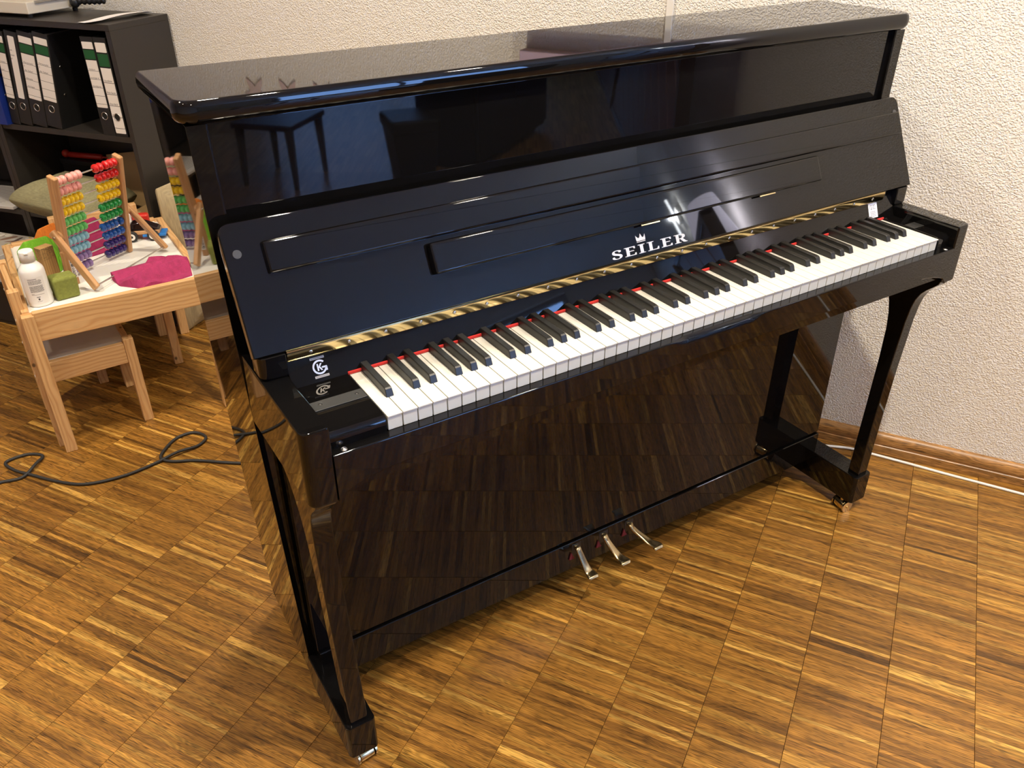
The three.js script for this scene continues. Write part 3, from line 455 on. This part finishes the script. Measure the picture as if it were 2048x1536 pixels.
{ // flat things inside the shelf
  const kraft = std(lin(0.46, 0.30, 0.13), 0.8);
  tagMesh('envelope', span(-0.05, 0.05, 0, 0.005, -0.12, 0.12, 0.0015), kraft, 'brown paper envelope jutting out of the shelf to the right of the cushion', 'envelope', shelfPoint(-0.08, 0.395, -0.06), [0.10, -SH, 0.10]);
  tagMesh('envelope', span(-0.13, 0.13, 0, 0.2, -0.003, 0.003, 0.0012), kraft, 'large brown envelope leaning at the back behind the cushion', 'envelope', shelfPoint(-0.20, 0.357, -0.185), [-0.22, -SH, 0]);
  tagMesh('storage_box', merge([span(-0.1, 0.1, 0, 0.145, -0.04, 0.04, 0.004), span(-0.103, 0.103, 0.13, 0.15, -0.043, 0.043, 0.003)]), darkPlastic, 'black storage box behind the cushion under the red pencil case', 'box', shelfPoint(-0.455, 0.356, -0.215), [0, -SH, 0]);
  tagMesh('pencil_case', merge([new THREE.CapsuleGeometry(0.011, 0.13, 8, 20).rotateZ(Math.PI / 2), new THREE.SphereGeometry(0.015, 20, 14).translate(-0.085, 0.003, 0.0), box(0.03, 0.006, 0.006, 0.09, 0, 0.002, 0.002)]), std(lin(0.35, 0.02, 0.012), 0.15), 'glossy red pencil case lying on the black storage box', 'pencil case', shelfPoint(-0.455, 0.5185, -0.2), [0, -SH + 0.1, 0]);
  const pt = canvasTex(256, 192, (c, w, h) => { c.fillStyle = '#cfcac4'; c.fillRect(0, 0, w, h); c.fillStyle = '#8f8a86'; for (let y = 20; y < 170; y += 12) c.fillRect(20, y, 120 + (y * 37 % 90), 3); });
  const pg = merge([span(-0.12, 0.12, 0, 0.012, -0.1, 0.1, 0.002)]);
  tagMesh('paper_stack', pg, std(lin(0.9, 0.9, 0.9), 0.8, { map: pt }), 'stack of printed white papers on the left bookshelf', 'paper', shelfPoint(-0.775, 0.3565, -0.08), [0, -SH + 0.1, 0]);
}
{ // stacked game boxes on a black crate
  const q = shelfPoint(-0.70, 0, 0.115);
  const cr = thing('crate', 'black plastic crate on the floor under the game boxes', 'crate', q, -SH); const W = 0.32, D = 0.2, H = 0.17;
  part(cr, 'body', merge([span(-W / 2, W / 2, 0, 0.01, -D / 2, D / 2), span(-W / 2, -W / 2 + 0.008, 0.01, H, -D / 2, D / 2, 0.002), span(W / 2 - 0.008, W / 2, 0.01, H, -D / 2, D / 2, 0.002), span(-W / 2, W / 2, 0.01, H, -D / 2, -D / 2 + 0.008, 0.002), span(-W / 2, W / 2, 0.01, H, D / 2 - 0.008, D / 2, 0.002)]), darkPlastic);
  part(cr, 'rim', merge([span(-W / 2 - 0.006, W / 2 + 0.006, H - 0.014, H, D / 2 - 0.004, D / 2 + 0.006, 0.002), span(W / 2 - 0.004, W / 2 + 0.006, H - 0.014, H, -D / 2, D / 2, 0.002)]), darkPlastic);
  const side = canvasTex(512, 96, (c, w, h) => { c.fillStyle = '#c9c4bd'; c.fillRect(0, 0, w, h); c.fillStyle = '#6f7378'; c.fillRect(70, 26, 250, 52); c.fillStyle = '#9a9fa3'; c.beginPath(); c.arc(110, 52, 12, 0, 6.3); c.fill(); c.fillStyle = '#494b4e'; c.fillRect(380, 30, 90, 40); });
  const top = canvasTex(512, 320, (c, w, h) => { c.fillStyle = '#b9b2a8'; c.fillRect(0, 0, w, h); const r = rng(12); const cs = ['#d9d3c6', '#3a3634', '#b9a24a', '#8a6a58', '#e6e0d6', '#5a4a46']; for (let i = 0; i < 46; i++) { c.fillStyle = cs[r() * 6 | 0]; c.beginPath(); c.ellipse(r() * w, r() * h, 10 + r() * 46, 6 + r() * 18, r() * 3, 0, 6.3); c.fill(); } });
  for (let k = 0; k < 2; k++) {
    const b = thing('game_box', k ? 'upper flat white game box with a printed lid by the shelf' : 'lower flat white game box of the stacked pair', 'box', [q[0], H + 0.0005 + k * 0.047, q[2]], -SH + (k ? 0.03 : -0.02), 'game boxes on the crate');
    part(b, 'box_body', span(-0.155, 0.155, 0, 0.046, -0.095, 0.095, 0.001), std(lin(0.75, 0.73, 0.70), 0.5));
    part(b, 'side_print', new THREE.PlaneGeometry(0.308, 0.044).translate(0, 0.023, 0.0955), std(lin(1, 1, 1), 0.5, { map: side }));
    part(b, 'side_print', new THREE.PlaneGeometry(0.188, 0.044).rotateY(Math.PI / 2).translate(0.1555, 0.023, 0), std(lin(1, 1, 1), 0.5, { map: side }));
    if (k) part(b, 'lid_print', new THREE.PlaneGeometry(0.308, 0.188).rotateX(-Math.PI / 2).translate(0, 0.0465, 0), std(lin(1, 1, 1), 0.4, { map: top }));
  }
}

// ------------------------------------------------------------------ child's table and chairs in pine
{
  const t = thing('play_table', 'low pine play table with a white top beside the piano', 'table', [-0.4152, 0, -1.4], 0.0);   // local x right, z towards the camera
  const W = 0.478, D = 0.595, H = 0.43, L = 0.030;
  for (const [x, z] of [[0, 0], [W - L, 0], [0, -D + L], [W - L, -D + L]]) part(t, 'leg', woodUV(span(x, x + L, 0, H - 0.006, z - L, z, 0.002), 1), pine);
  for (const z of [-0.004, -D + 0.022]) part(t, 'apron', woodUV(span(L * 0.9, W - L * 0.9, H - 0.082, H, z - 0.018, z, 0.002), 0), pine);
  for (const x of [0.004, W - 0.022]) part(t, 'apron', woodUV(span(x, x + 0.018, H - 0.082, H, -D + L * 0.9, -L * 0.9, 0.002), 2), pine);
  part(t, 'table_top', span(0.02, W - 0.02, H - 0.018, H - 0.010, -D + 0.02, -0.02, 0.001), std(lin(0.80, 0.79, 0.74), 0.3));
}
function childChair(label, pos, turn) {   // local: seat faces +z, x across
  const c = thing('child_chair', label, 'chair', pos, turn, 'small pine chairs'), W = 0.262, D = 0.262, L = 0.027;
  for (const x of [-W / 2, W / 2 - L]) {
    part(c, 'leg', woodUV(span(x, x + L, 0, 0.275, D / 2 - L, D / 2, 0.002), 1), pine);
    part(c, 'back_post', woodUV(span(x, x + L, 0, 0.482, -D / 2, -D / 2 + L, 0.002), 1), pine);
    part(c, 'side_rail', woodUV(span(x + 0.004, x + L - 0.005, 0.20, 0.262, -D / 2 + L, D / 2 - L, 0.002), 2), pine);
    for (const y of [0.23, 0.40]) part(c, 'screw', new THREE.SphereGeometry(0.004, 10, 6).scale(1, 1, 0.4).translate(x + L / 2, y, -D / 2), white);
  }
  part(c, 'front_rail', woodUV(span(-W / 2 + L, W / 2 - L, 0.20, 0.262, D / 2 - 0.021, D / 2 - 0.005, 0.002), 0), pine);
  part(c, 'back_rail', woodUV(span(-W / 2 + L, W / 2 - L, 0.20, 0.262, -D / 2 + 0.005, -D / 2 + 0.021, 0.002), 0), pine);
  for (const [a, b] of [[0.42, 0.476], [0.33, 0.37]]) part(c, 'backrest', woodUV(span(-W / 2 + L, W / 2 - L, a, b, -D / 2 + 0.006, -D / 2 + 0.02, 0.002), 0), pine);
  part(c, 'seat', span(-W / 2 + 0.02, W / 2 - 0.02, 0.246, 0.255, -D / 2 + 0.02, D / 2 - 0.02, 0.001), std(lin(0.74, 0.72, 0.68), 0.35));
  return c;
}
childChair('small pine chair pushed in from the left side of the play table', [-0.302, 0, -1.578], Math.PI / 2 + 0.04);
childChair('small pine chair tucked in behind the play table by the shelf', [-0.139, 0, -1.885], 0.0);

// ------------------------------------------------------------------ on the table
const TY = 0.4202;
{ // bead frame
  const A = new THREE.Vector3(-0.2704, TY, -1.6228), B = new THREE.Vector3(-0.0918, TY, -1.7424), T = new THREE.Vector3(0.0235, 0.318, 0.1125);
  const o = thing('abacus', 'wooden abacus with ten rows of coloured beads on the play table', 'abacus', [-0.18, TY, -1.66]); const O = o.position;
  const P = (b, f, off = 0) => { const q = b.clone().addScaledVector(T, f); const d = B.clone().sub(A).normalize(); q.addScaledVector(d, off).sub(O); return q.toArray(); };
  const dir = B.clone().sub(A).normalize(), face = new THREE.Vector3().crossVectors(dir, T).normalize();
  for (const b of [A, B]) part(o, 'post', wbar(P(b, 0.016), P(b, 1.0), 0.014, 0.030, 0.004, face.toArray()), beech);
  const feet = [[-0.2180, -1.4790], [0.0080, -1.6800]];
  [A, B].forEach((b, i) => {
    const out = (i ? 1 : -1), piv = P(b, 0.45, out * 0.020), ft = [feet[i][0] - O.x, 0.011, feet[i][1] - O.z];
    const v = new THREE.Vector3(...piv).sub(new THREE.Vector3(...ft)).normalize(); const top = new THREE.Vector3(...piv).addScaledVector(v, 0.018).toArray();
    part(o, 'leg', wbar(ft, top, 0.013, 0.026, 0.004, face.toArray()), beech);
    part(o, 'knob', cyl(P(b, 0.45, out * 0.004), P(b, 0.45, out * 0.014), 0.015, 0.013, 24), beech);
    part(o, 'bolt', cyl(P(b, 0.45, out * 0.024), P(b, 0.45, out * 0.029), 0.005, 0.004, 12), steel);
  });
  { const f0 = [feet[0][0] - O.x, 0.018, feet[0][1] - O.z], f1 = [feet[1][0] - O.x, 0.018, feet[1][1] - O.z]; part(o, 'rod', cyl(f0, f1, 0.0022, 0.0022, 10), steel); }
  const rows = [['#e9a49a', '#c81713'], ['#e49c94', '#c81713'], ['#e8c21a', '#e6bd06'], ['#e8c21a', '#e6bd06'], ['#5fb862', '#0f8a3c'], ['#5fb862', '#0f8a3c'], ['#86b7cc', '#0c4c9c'], ['#86b7cc', '#0c4c9c'], ['#8a6fa6', '#2c1a68'], ['#8a6fa6', '#2c1a68']];
  const bead = new THREE.LatheGeometry([[0.003, -0.0074], [0.0078, -0.0070], [0.0113, -0.0041], [0.0122, 0], [0.0113, 0.0041], [0.0078, 0.0070], [0.003, 0.0074]].map(q => new THREE.Vector2(...q)), 20);
  const quat = new THREE.Quaternion().setFromUnitVectors(new THREE.Vector3(0, 1, 0), dir), len = A.distanceTo(B), rr = rng(31), mats = {};
  rows.forEach(([c0, c1], k) => {
    const f = 0.945 - k * 0.0975; part(o, 'rod', cyl(P(A, f), P(B, f), 0.0021, 0.0021, 10), steel);
    for (const side of [0, 1]) {
      const c = side ? c1 : c0; mats[c] ??= std(c, 0.12, { clearcoat: 0.6, clearcoatRoughness: 0.08 });
      let s = 0.0155; for (let i = 0; i < 5; i++) { if ((k === 0 && i === (side ? 3 : 2)) || (k === 6 && side && i === 1)) s += 0.006; const m = part(o, 'bead', bead, mats[c]); const q = side ? P(B, f, -s) : P(A, f, s); m.position.set(...q); m.quaternion.copy(quat); s += 0.0144; }
    }
  });
}
{ // white squeeze bottle with printed back label
  const b = thing('squeeze_bottle', 'white plastic squeeze bottle with small black print on the play table', 'bottle', [-0.358, TY, -1.487], -0.05);
  const wp = std(lin(0.80, 0.79, 0.78), 0.35);
  const prof = [[0, 0], [0.028, 0], [0.0305, 0.002], [0.031, 0.006], [0.031, 0.085], [0.0305, 0.096], [0.0285, 0.103], [0.022, 0.112], [0.0175, 0.118], [0.0165, 0.121], [0, 0.121]];
  part(b, 'body', new THREE.LatheGeometry(prof.map(q => new THREE.Vector2(...q)), 48), wp);
  part(b, 'cap', new THREE.LatheGeometry([[0, 0.1212], [0.0185, 0.1212], [0.0185, 0.139], [0.0178, 0.141], [0.0178, 0.147], [0.016, 0.150], [0, 0.1505]].map(q => new THREE.Vector2(...q)), 40), white);
  part(b, 'cap_tab', box(0.010, 0.004, 0.006, 0.0, 0.146, 0.0185, 0.001), white);
  const pr = canvasTex(256, 320, (c, w, h) => { c.fillStyle = '#efeeec'; c.fillRect(0, 0, w, h); c.fillStyle = '#3a3a3e'; const r = rng(66); c.fillRect(40, 18, 120, 6); for (let y = 34; y < 84; y += 9) { let x = 40; while (x < 205) { const k = 4 + r() * 14; c.fillRect(x, y, k, 5); x += k + 4; } } for (let y = 100; y < 180; y += 8) { let x = 40; while (x < 215) { const k = 3 + r() * 10; c.fillRect(x, y, k, 5); x += k + 3; } } c.fillRect(40, 196, 40, 4); c.fillRect(40, 206, 170, 3); c.fillRect(96, 232, 50, 5); c.fillRect(96, 241, 44, 4); c.beginPath(); c.arc(122, 264, 12, 0, 6.3); c.fill(); c.fillRect(92, 288, 66, 3); });
  part(b, 'print', new THREE.CylinderGeometry(0.0313, 0.0313, 0.074, 24, 1, true, -0.75, 1.5).translate(0, 0.047, 0), std(lin(0.85, 0.84, 0.83), 0.4, { map: pr }));
}
{ // sanding block and labelled block
  const wood = canvasTex(128, 256, (c, w, h) => { const g = c; g.fillStyle = '#c39a5c'; g.fillRect(0, 0, w, h); const r = rng(77); for (let i = 0; i < 160; i++) { g.fillStyle = `rgba(90,60,30,${0.05 + r() * 0.12})`; g.fillRect(r() * w, 0, 1 + r() * 2, h); } for (let i = 0; i < 260; i++) { g.fillStyle = `rgba(40,38,36,${r() * 0.25})`; g.fillRect(r() * w, Math.pow(r(), 2) * 80, 4 + r() * 26, 1 + r() * 3); } });
  tagMesh('sanding_block', box(0.040, 0.112, 0.030, 0, 0.056, 0, 0.003), std(lin(0.9, 0.9, 0.9), 0.8, { map: wood }), 'smudged wooden sanding block standing behind the white bottle', 'wood block', [-0.313, TY, -1.604], [0, 0.5, 0]);
  const lb = thing('label_block', 'narrow brown block with a black barcode label beside the sanding block', 'block', [-0.2648, TY, -1.578], 0.5);
  part(lb, 'block', woodUV(box(0.016, 0.092, 0.032, 0, 0.046, 0, 0.002), 1), beech);
  const bc = canvasTex(96, 256, (c, w, h) => { c.fillStyle = '#d8d2cc'; c.fillRect(0, 0, w, h); c.fillStyle = '#2c2624'; const r = rng(2); for (let y = 14; y < 240; y += 5 + r() * 7) c.fillRect(12, y, 40 + r() * 30, 2 + r() * 5); });
  part(lb, 'barcode_label', new THREE.PlaneGeometry(0.0135, 0.06).translate(0, 0.05, 0.0164), std(lin(1, 1, 1), 0.6, { map: bc }));
}
tagMesh('cleaning_cloth', foldedCloth([[-0.095, -0.045], [-0.02, -0.070], [0.03, -0.085], [0.06, -0.06], [0.10, -0.065], [0.115, -0.02], [0.105, 0.045], [0.03, 0.062], [-0.035, 0.062], [-0.085, 0.01]], [[-0.09, -0.04, 0.05, -0.055, 0.022, 0.07], [-0.03, 0.03, 0.10, -0.02, 0.034, 0.06], [-0.06, 0.01, -0.01, 0.055, 0.014, 0.04], [0.02, -0.08, 0.09, -0.05, 0.03, 0.05]]), fabric(lin(0.42, 0.03, 0.13)), 'folded pink cleaning cloth at the front right of the play table', 'cloth', [-0.076, TY, -1.496], [0, 0, 0]);
tagMesh('cleaning_cloth', foldedCloth([[-0.10, 0.03], [-0.09, -0.06], [-0.03, -0.09], [0.05, -0.07], [0.10, -0.03], [0.09, 0.05], [0.03, 0.08], [-0.05, 0.075]], [[-0.08, 0.0, 0.06, -0.04, 0.07, 0.07], [-0.04, 0.04, 0.06, 0.03, 0.045, 0.05]]), fabric(lin(0.42, 0.025, 0.12)), 'crumpled pink cleaning cloth behind the abacus', 'cloth', [-0.188, TY, -1.84], [0, 0.4, 0]);
tagMesh('cleaning_cloth', foldedCloth([[-0.055, 0.02], [-0.05, -0.04], [0.0, -0.055], [0.05, -0.045], [0.06, 0.01], [0.04, 0.05], [-0.02, 0.055]], [[-0.03, 0.0, 0.03, -0.02, 0.085, 0.065], [-0.02, 0.03, 0.03, 0.03, 0.05, 0.04], [-0.04, -0.02, -0.02, 0.02, 0.07, 0.04]]), fabric(lin(0.19, 0.50, 0.02)), 'crumpled bright green cleaning cloth at the back left of the play table', 'cloth', [-0.325, TY, -1.735], [0, 0, 0]);
tagMesh('cleaning_cloth', foldedCloth([[-0.05, 0.02], [-0.04, -0.03], [0.03, -0.035], [0.055, 0.0], [0.03, 0.035], [-0.02, 0.04]], [[-0.03, 0, 0.03, 0.0, 0.085, 0.045], [0.0, 0.02, 0.03, 0.01, 0.06, 0.03]]), fabric(lin(0.72, 0.20, 0.015)), 'small orange cloth bunched up behind the green cloth', 'cloth', [-0.285, TY, -1.845], [0, 0.7, 0]);
{ // square olive sponge cloth
  const g = new RoundedBoxGeometry(0.062, 0.062, 0.05, 6, 0.008), p = g.attributes.position, nn = noiseMaker(81, 64);
  for (let i = 0; i < p.count; i++) { const y = p.getY(i), w = 1 - 0.16 * Math.exp(-Math.pow((y + 0.006) / 0.014, 2)); p.setXYZ(i, p.getX(i) * w + 0.004 * (nn(y * 60 + 10, p.getZ(i) * 50 + 10) - 0.5), y + 0.031, p.getZ(i) * w + 0.004 * (nn(p.getX(i) * 60 + 10, y * 60 + 10) - 0.5)); } g.computeVertexNormals();
  tagMesh('sponge', g, fabric(lin(0.25, 0.28, 0.055)), 'square olive green sponge between the bottle and the abacus', 'sponge', [-0.293, TY, -1.497], [0, 0.15, 0]);
}
{ // wooden toy car
  const c = thing('toy_car', 'wooden toy car with black dome and black tyres behind the abacus', 'toy car', [-0.022, TY, -1.832], -0.35);
  part(c, 'chassis', woodUV(box(0.10, 0.013, 0.046, 0, 0.0245, 0, 0.004), 0), beech);
  part(c, 'bumper', box(0.07, 0.009, 0.05, 0.032, 0.0145, 0, 0.003), std(lin(0.01, 0.16, 0.52), 0.25));
  const dome = extr(new THREE.Shape([[-0.048, 0.031], [0.05, 0.031], [0.042, 0.037], [0.012, 0.052], [-0.006, 0.058], [-0.03, 0.054], [-0.045, 0.042]].map(q => new THREE.Vector2(...q))), 0.042, 0.005, 3).translate(0, 0, -0.021);
  part(c, 'dome', dome, std(lin(0.012, 0.005, 0.006), 0.08));
  const wh = new THREE.LatheGeometry([[0, -0.006], [0.015, -0.006], [0.0172, -0.0035], [0.0172, 0.0035], [0.015, 0.006], [0, 0.006]].map(q => new THREE.Vector2(...q)), 28).rotateX(Math.PI / 2);
  for (const x of [-0.032, 0.03]) for (const z of [-0.03, 0.03]) { const w = part(c, 'wheel', wh, rubber, [x, 0.0174, z]); const s = Math.sign(z); part(w, 'hub', new THREE.RingGeometry(0.0042, 0.0105, 24).rotateY(s > 0 ? 0 : Math.PI).translate(0, 0, s * 0.0063), white); }
  const f = thing('toy_block', 'white toy block with blue dot and red end lying behind the toy car', 'toy', [-0.045, TY, -1.925], -0.25);
  part(f, 'block', box(0.055, 0.06, 0.03, -0.02, 0.03, 0, 0.006), white); part(f, 'dot', new THREE.CylinderGeometry(0.009, 0.009, 0.002, 24).rotateX(Math.PI / 2).translate(-0.02, 0.04, 0.0155), std(lin(0.01, 0.12, 0.45), 0.3));
  part(f, 'end', box(0.05, 0.052, 0.03, 0.034, 0.026, 0, 0.008), std(lin(0.55, 0.03, 0.02), 0.3));
}

// ------------------------------------------------------------------ cables on the floor
function cable(name, pts, r, mat, label) { const c = new THREE.CatmullRomCurve3(pts.map(p => new THREE.Vector3(...p)), false, 'centripetal'); return tagMesh(name, new THREE.TubeGeometry(c, pts.length * 12, r, 10), mat, label, 'cable'); }
{
  const y = 0.0046;
  cable('power_cable', [[-0.66, y, -1.335], [-0.588, y, -1.342], [-0.535, y, -1.335], [-0.495, 0.010, -1.375], [-0.475, y, -1.415], [-0.51, y, -1.445], [-0.566, y, -1.435], [-0.55, y, -1.385], [-0.512, y, -1.335], [-0.46, y, -1.27], [-0.396, y, -1.213], [-0.30, y, -1.195], [-0.216, y, -1.208], [-0.15, 0.010, -1.222], [-0.09, y, -1.232], [-0.062, y, -1.262], [-0.085, y, -1.305], [-0.13, y, -1.305], [-0.175, y, -1.265], [-0.196, y, -1.225], [-0.175, y, -1.195], [-0.12, y, -1.165], [-0.017, y, -1.085], [0.12, y, -1.0], [0.35, y, -0.96]], 0.0042, rubber, 'black power cable looping across the parquet by the play table');
  cable('power_cable', [[-0.66, y, -1.46], [-0.61, y, -1.455], [-0.588, y, -1.47], [-0.60, y, -1.50], [-0.66, y, -1.52]], 0.0042, rubber, 'black cable end at the left edge below the table');
  cable('white_cable', [[1.15, 0.004, -0.62], [1.28, 0.004, -0.44], [1.3725, 0.004, -0.328], [1.409, 0.004, -0.2876], [1.4693, 0.004, -0.2293], [1.4984, 0.004, -0.1797], [1.5462, 0.004, -0.0944], [1.5941, 0.004, -0.0056], [1.6422, 0.004, 0.0787], [1.6815, 0.004, 0.1482], [1.80, 0.004, 0.36], [2.2, 0.004, 1.02], [2.6, 0.004, 1.66]], 0.0037, white, 'white cable lying along the skirting board on the right');
}

// ------------------------------------------------------------------ on the wall above the piano (seen mirrored in its lid)
{
  const art = canvasTex(512, 512, (c, w, h) => { c.fillStyle = '#b9a3b4'; c.fillRect(0, 0, w, h); c.fillStyle = '#2c2730'; c.beginPath(); c.moveTo(150, 512); c.bezierCurveTo(150, 430, 280, 400, 512, 380); c.lineTo(512, 512); c.fill(); c.beginPath(); c.arc(300, 190, 90, 0, 6.3); c.fill(); });
  const o = thing('wall_picture', 'lilac canvas with dark curves on the wall above the piano', 'picture', room(-0.86, 1.305, 0.0).toArray(), -TH);
  part(o, 'canvas', span(-0.34, 0.42, 0, 0.7, 0.004, 0.042, 0.002), std(lin(0.48, 0.38, 0.44), 0.8));
  part(o, 'painting', new THREE.PlaneGeometry(0.756, 0.696).translate(0.04, 0.35, 0.0425), std(lin(1, 1, 1), 0.8, { map: art }));
  const star = () => { const s = []; const k = 5; for (let i = 0; i < k; i++) { const a = -Math.PI / 2 + Math.PI / 5 + i / k * 6.2832, b = a + 6.2832 / k; for (let j = 0; j < 8; j++) { const t = j / 8, m = 1 - 0.62 * Math.sin(t * Math.PI); s.push([Math.cos(lerp(a, b, t)) * m * 0.056, Math.sin(lerp(a, b, t)) * m * 0.056]); } } return s; };
  const cols = [lin(0.62, 0.47, 0.45), lin(0.60, 0.44, 0.43), lin(0.42, 0.54, 0.52), lin(0.63, 0.50, 0.47)], names = ['dusty pink', 'rose pink', 'mint green', 'pale pink'];
  [-2.035, -1.90, -1.755, -2.17].forEach((s, i) => tagMesh('paper_star', extr(star(), 0.002, 0), std(cols[i], 0.8), `${names[i]} paper star with curved-in sides pinned to the wall`, 'decoration', room(s, [1.505, 1.503, 1.50, 1.51][i], 0.002).toArray(), [0, -TH, 0], 'paper stars on the wall'));
}

// ------------------------------------------------------------------ the far part of the room, seen mirrored in the lacquer
{
  const darkWood = std(lin(0.045, 0.022, 0.012), 0.4), black = std(lin(0.008, 0.008, 0.009), 0.5);
  const t = thing('low_table', 'dark low table with tapered legs in front of the shop window', 'table', [0.96, 0, 3.02], -0.75);
  part(t, 'table_top', box(0.38, 0.03, 0.34, 0, 0.315, 0, 0.006), darkWood);
  for (const x of [-0.16, 0.16]) for (const z of [-0.14, 0.14]) part(t, 'leg', cyl([x * 1.05, 0, z * 1.05], [x, 0.302, z], 0.013, 0.024, 16), darkWood);
  const st = thing('stool', 'low black stool beside the black cabinet', 'stool', [1.53, 0, 2.64], 0.2);
  part(st, 'seat', box(0.26, 0.07, 0.3, 0, 0.305, 0, 0.02), black); part(st, 'base', extr([[-0.085, 0], [-0.03, 0], [-0.025, 0.03], [0, 0.045], [0.025, 0.03], [0.03, 0], [0.085, 0], [0.12, 0.275], [-0.12, 0.275]], 0.26, 0.004).translate(0, 0, -0.13), black);
  const a = thing('cabinet', 'tall closed black cabinet in the middle of the room', 'cabinet', [2.17, 0, 3.0], -0.6);
  part(a, 'body', box(1.0, 1.16, 0.36, 0, 0.62, -0.02, 0.004), black); part(a, 'plinth', box(0.96, 0.04, 0.3, 0, 0.02, 0), black);
  for (const s2 of [-1, 1]) { const d = part(a, 'door', box(0.49, 1.1, 0.018, s2 * 0.248, 0.62, -0.21, 0.003), black); part(d, 'knob', new THREE.SphereGeometry(0.012, 12, 8).translate(s2 * 0.03, 0.7, -0.228), steel); }
  // slanted plank screen standing along the wall
  const s = thing('plank_screen', 'dark brown screen of slanted planks standing along the wall', 'screen', room(1.36, 0, 0.28).toArray(), -TH);
  const W = 3.9, H = 1.5, clip = (poly, f) => { const out = []; poly.forEach((p, i) => { const q = poly[(i + 1) % poly.length], a = f(p), b = f(q); if (a >= 0) out.push(p); if ((a >= 0) !== (b >= 0)) { const k = a / (a - b); out.push([lerp(p[0], q[0], k), lerp(p[1], q[1], k)]); } }); return out; };
  for (let k = -6; k < 16; k++) { let P = [[k * 0.26, -0.2], [k * 0.26 + 0.245, -0.2], [k * 0.26 + 0.245 + 1.5, 1.8], [k * 0.26 + 1.5, 1.8]]; for (const f of [p => p[0] - 0.03, p => W - 0.03 - p[0], p => p[1] - 0.03, p => H - 0.03 - p[1]]) if (P.length) P = clip(P, f); if (P.length > 2) part(s, 'plank', extr(P, 0.02, 0.002), std(lin(0.15 + 0.04 * R(), 0.085, 0.05), 0.5)); }
  part(s, 'frame', merge([span(0, W, 0, 0.04, -0.03, 0.03, 0.003), span(0, W, H - 0.04, H, -0.03, 0.03, 0.003), span(0, 0.04, 0, H, -0.03, 0.03, 0.003), span(W - 0.04, W, 0, H, -0.03, 0.03, 0.003)]), darkWood);
  part(s, 'brace', bar([2.5, 0.05, 0.034], [1.3, H - 0.05, 0.034], 0.12, 0.02, 0.003), std(lin(0.16, 0.10, 0.06), 0.5));
  const fl = thing('added_glow_lamp', 'added slim floor lamp by the wall, its white shade made to glow for the piano reflection', 'lamp', [2.56, 0, 1.70]);  // added stand-in for a pale shape mirrored in the fallboard
  part(fl, 'base', new THREE.CylinderGeometry(0.11, 0.115, 0.02, 32).translate(0, 0.01, 0), darkWood); part(fl, 'pole', cyl([0, 0.02, 0], [0, 1.5, 0], 0.009), steel);
  part(fl, 'shade', new THREE.LatheGeometry([[0.12, 1.48], [0.122, 1.48], [0.072, 1.78], [0.07, 1.78], [0.118, 1.48]].map(q => new THREE.Vector2(...q)), 40), new THREE.MeshStandardMaterial({ color: 0xdddde6, roughness: 0.9, emissive: lin(0.8, 0.78, 1.0), emissiveIntensity: 3.2 }));  // glow put into the shade so its reflection reads white
  const flp = new THREE.PointLight(lin(0.9, 0.88, 1), 0.8, 0, 2); flp.position.set(0, 1.63, 0); flp.castShadow = true; flp.shadow.radius = 0.5; fl.add(flp);  // added light to go with the glowing shade
  // slim upright wall lamp whose reflection streaks across the fallboard
  const w = thing('wall_lamp', 'slim upright white wall lamp on the wall towards the window', 'lamp', room(3.32, 2.0, 0).toArray(), -TH);
  part(w, 'bracket', box(0.06, 0.12, 0.03, 0, 0.2, 0.015, 0.004), white);
  part(w, 'tube', new THREE.CapsuleGeometry(0.008, 0.26, 8, 20).translate(0, 0.2, 0.055), new THREE.MeshStandardMaterial({ color: 0xffffff, emissive: lin(0.9, 0.95, 1), emissiveIntensity: 18, roughness: 0.4 }));
  const pl = new THREE.PointLight(lin(0.9, 0.95, 1), 0.8, 0, 2); pl.position.set(0, 0.2, 0.055); pl.castShadow = true; pl.shadow.radius = 0.3; w.add(pl);
}

renderer.render(scene, camera);
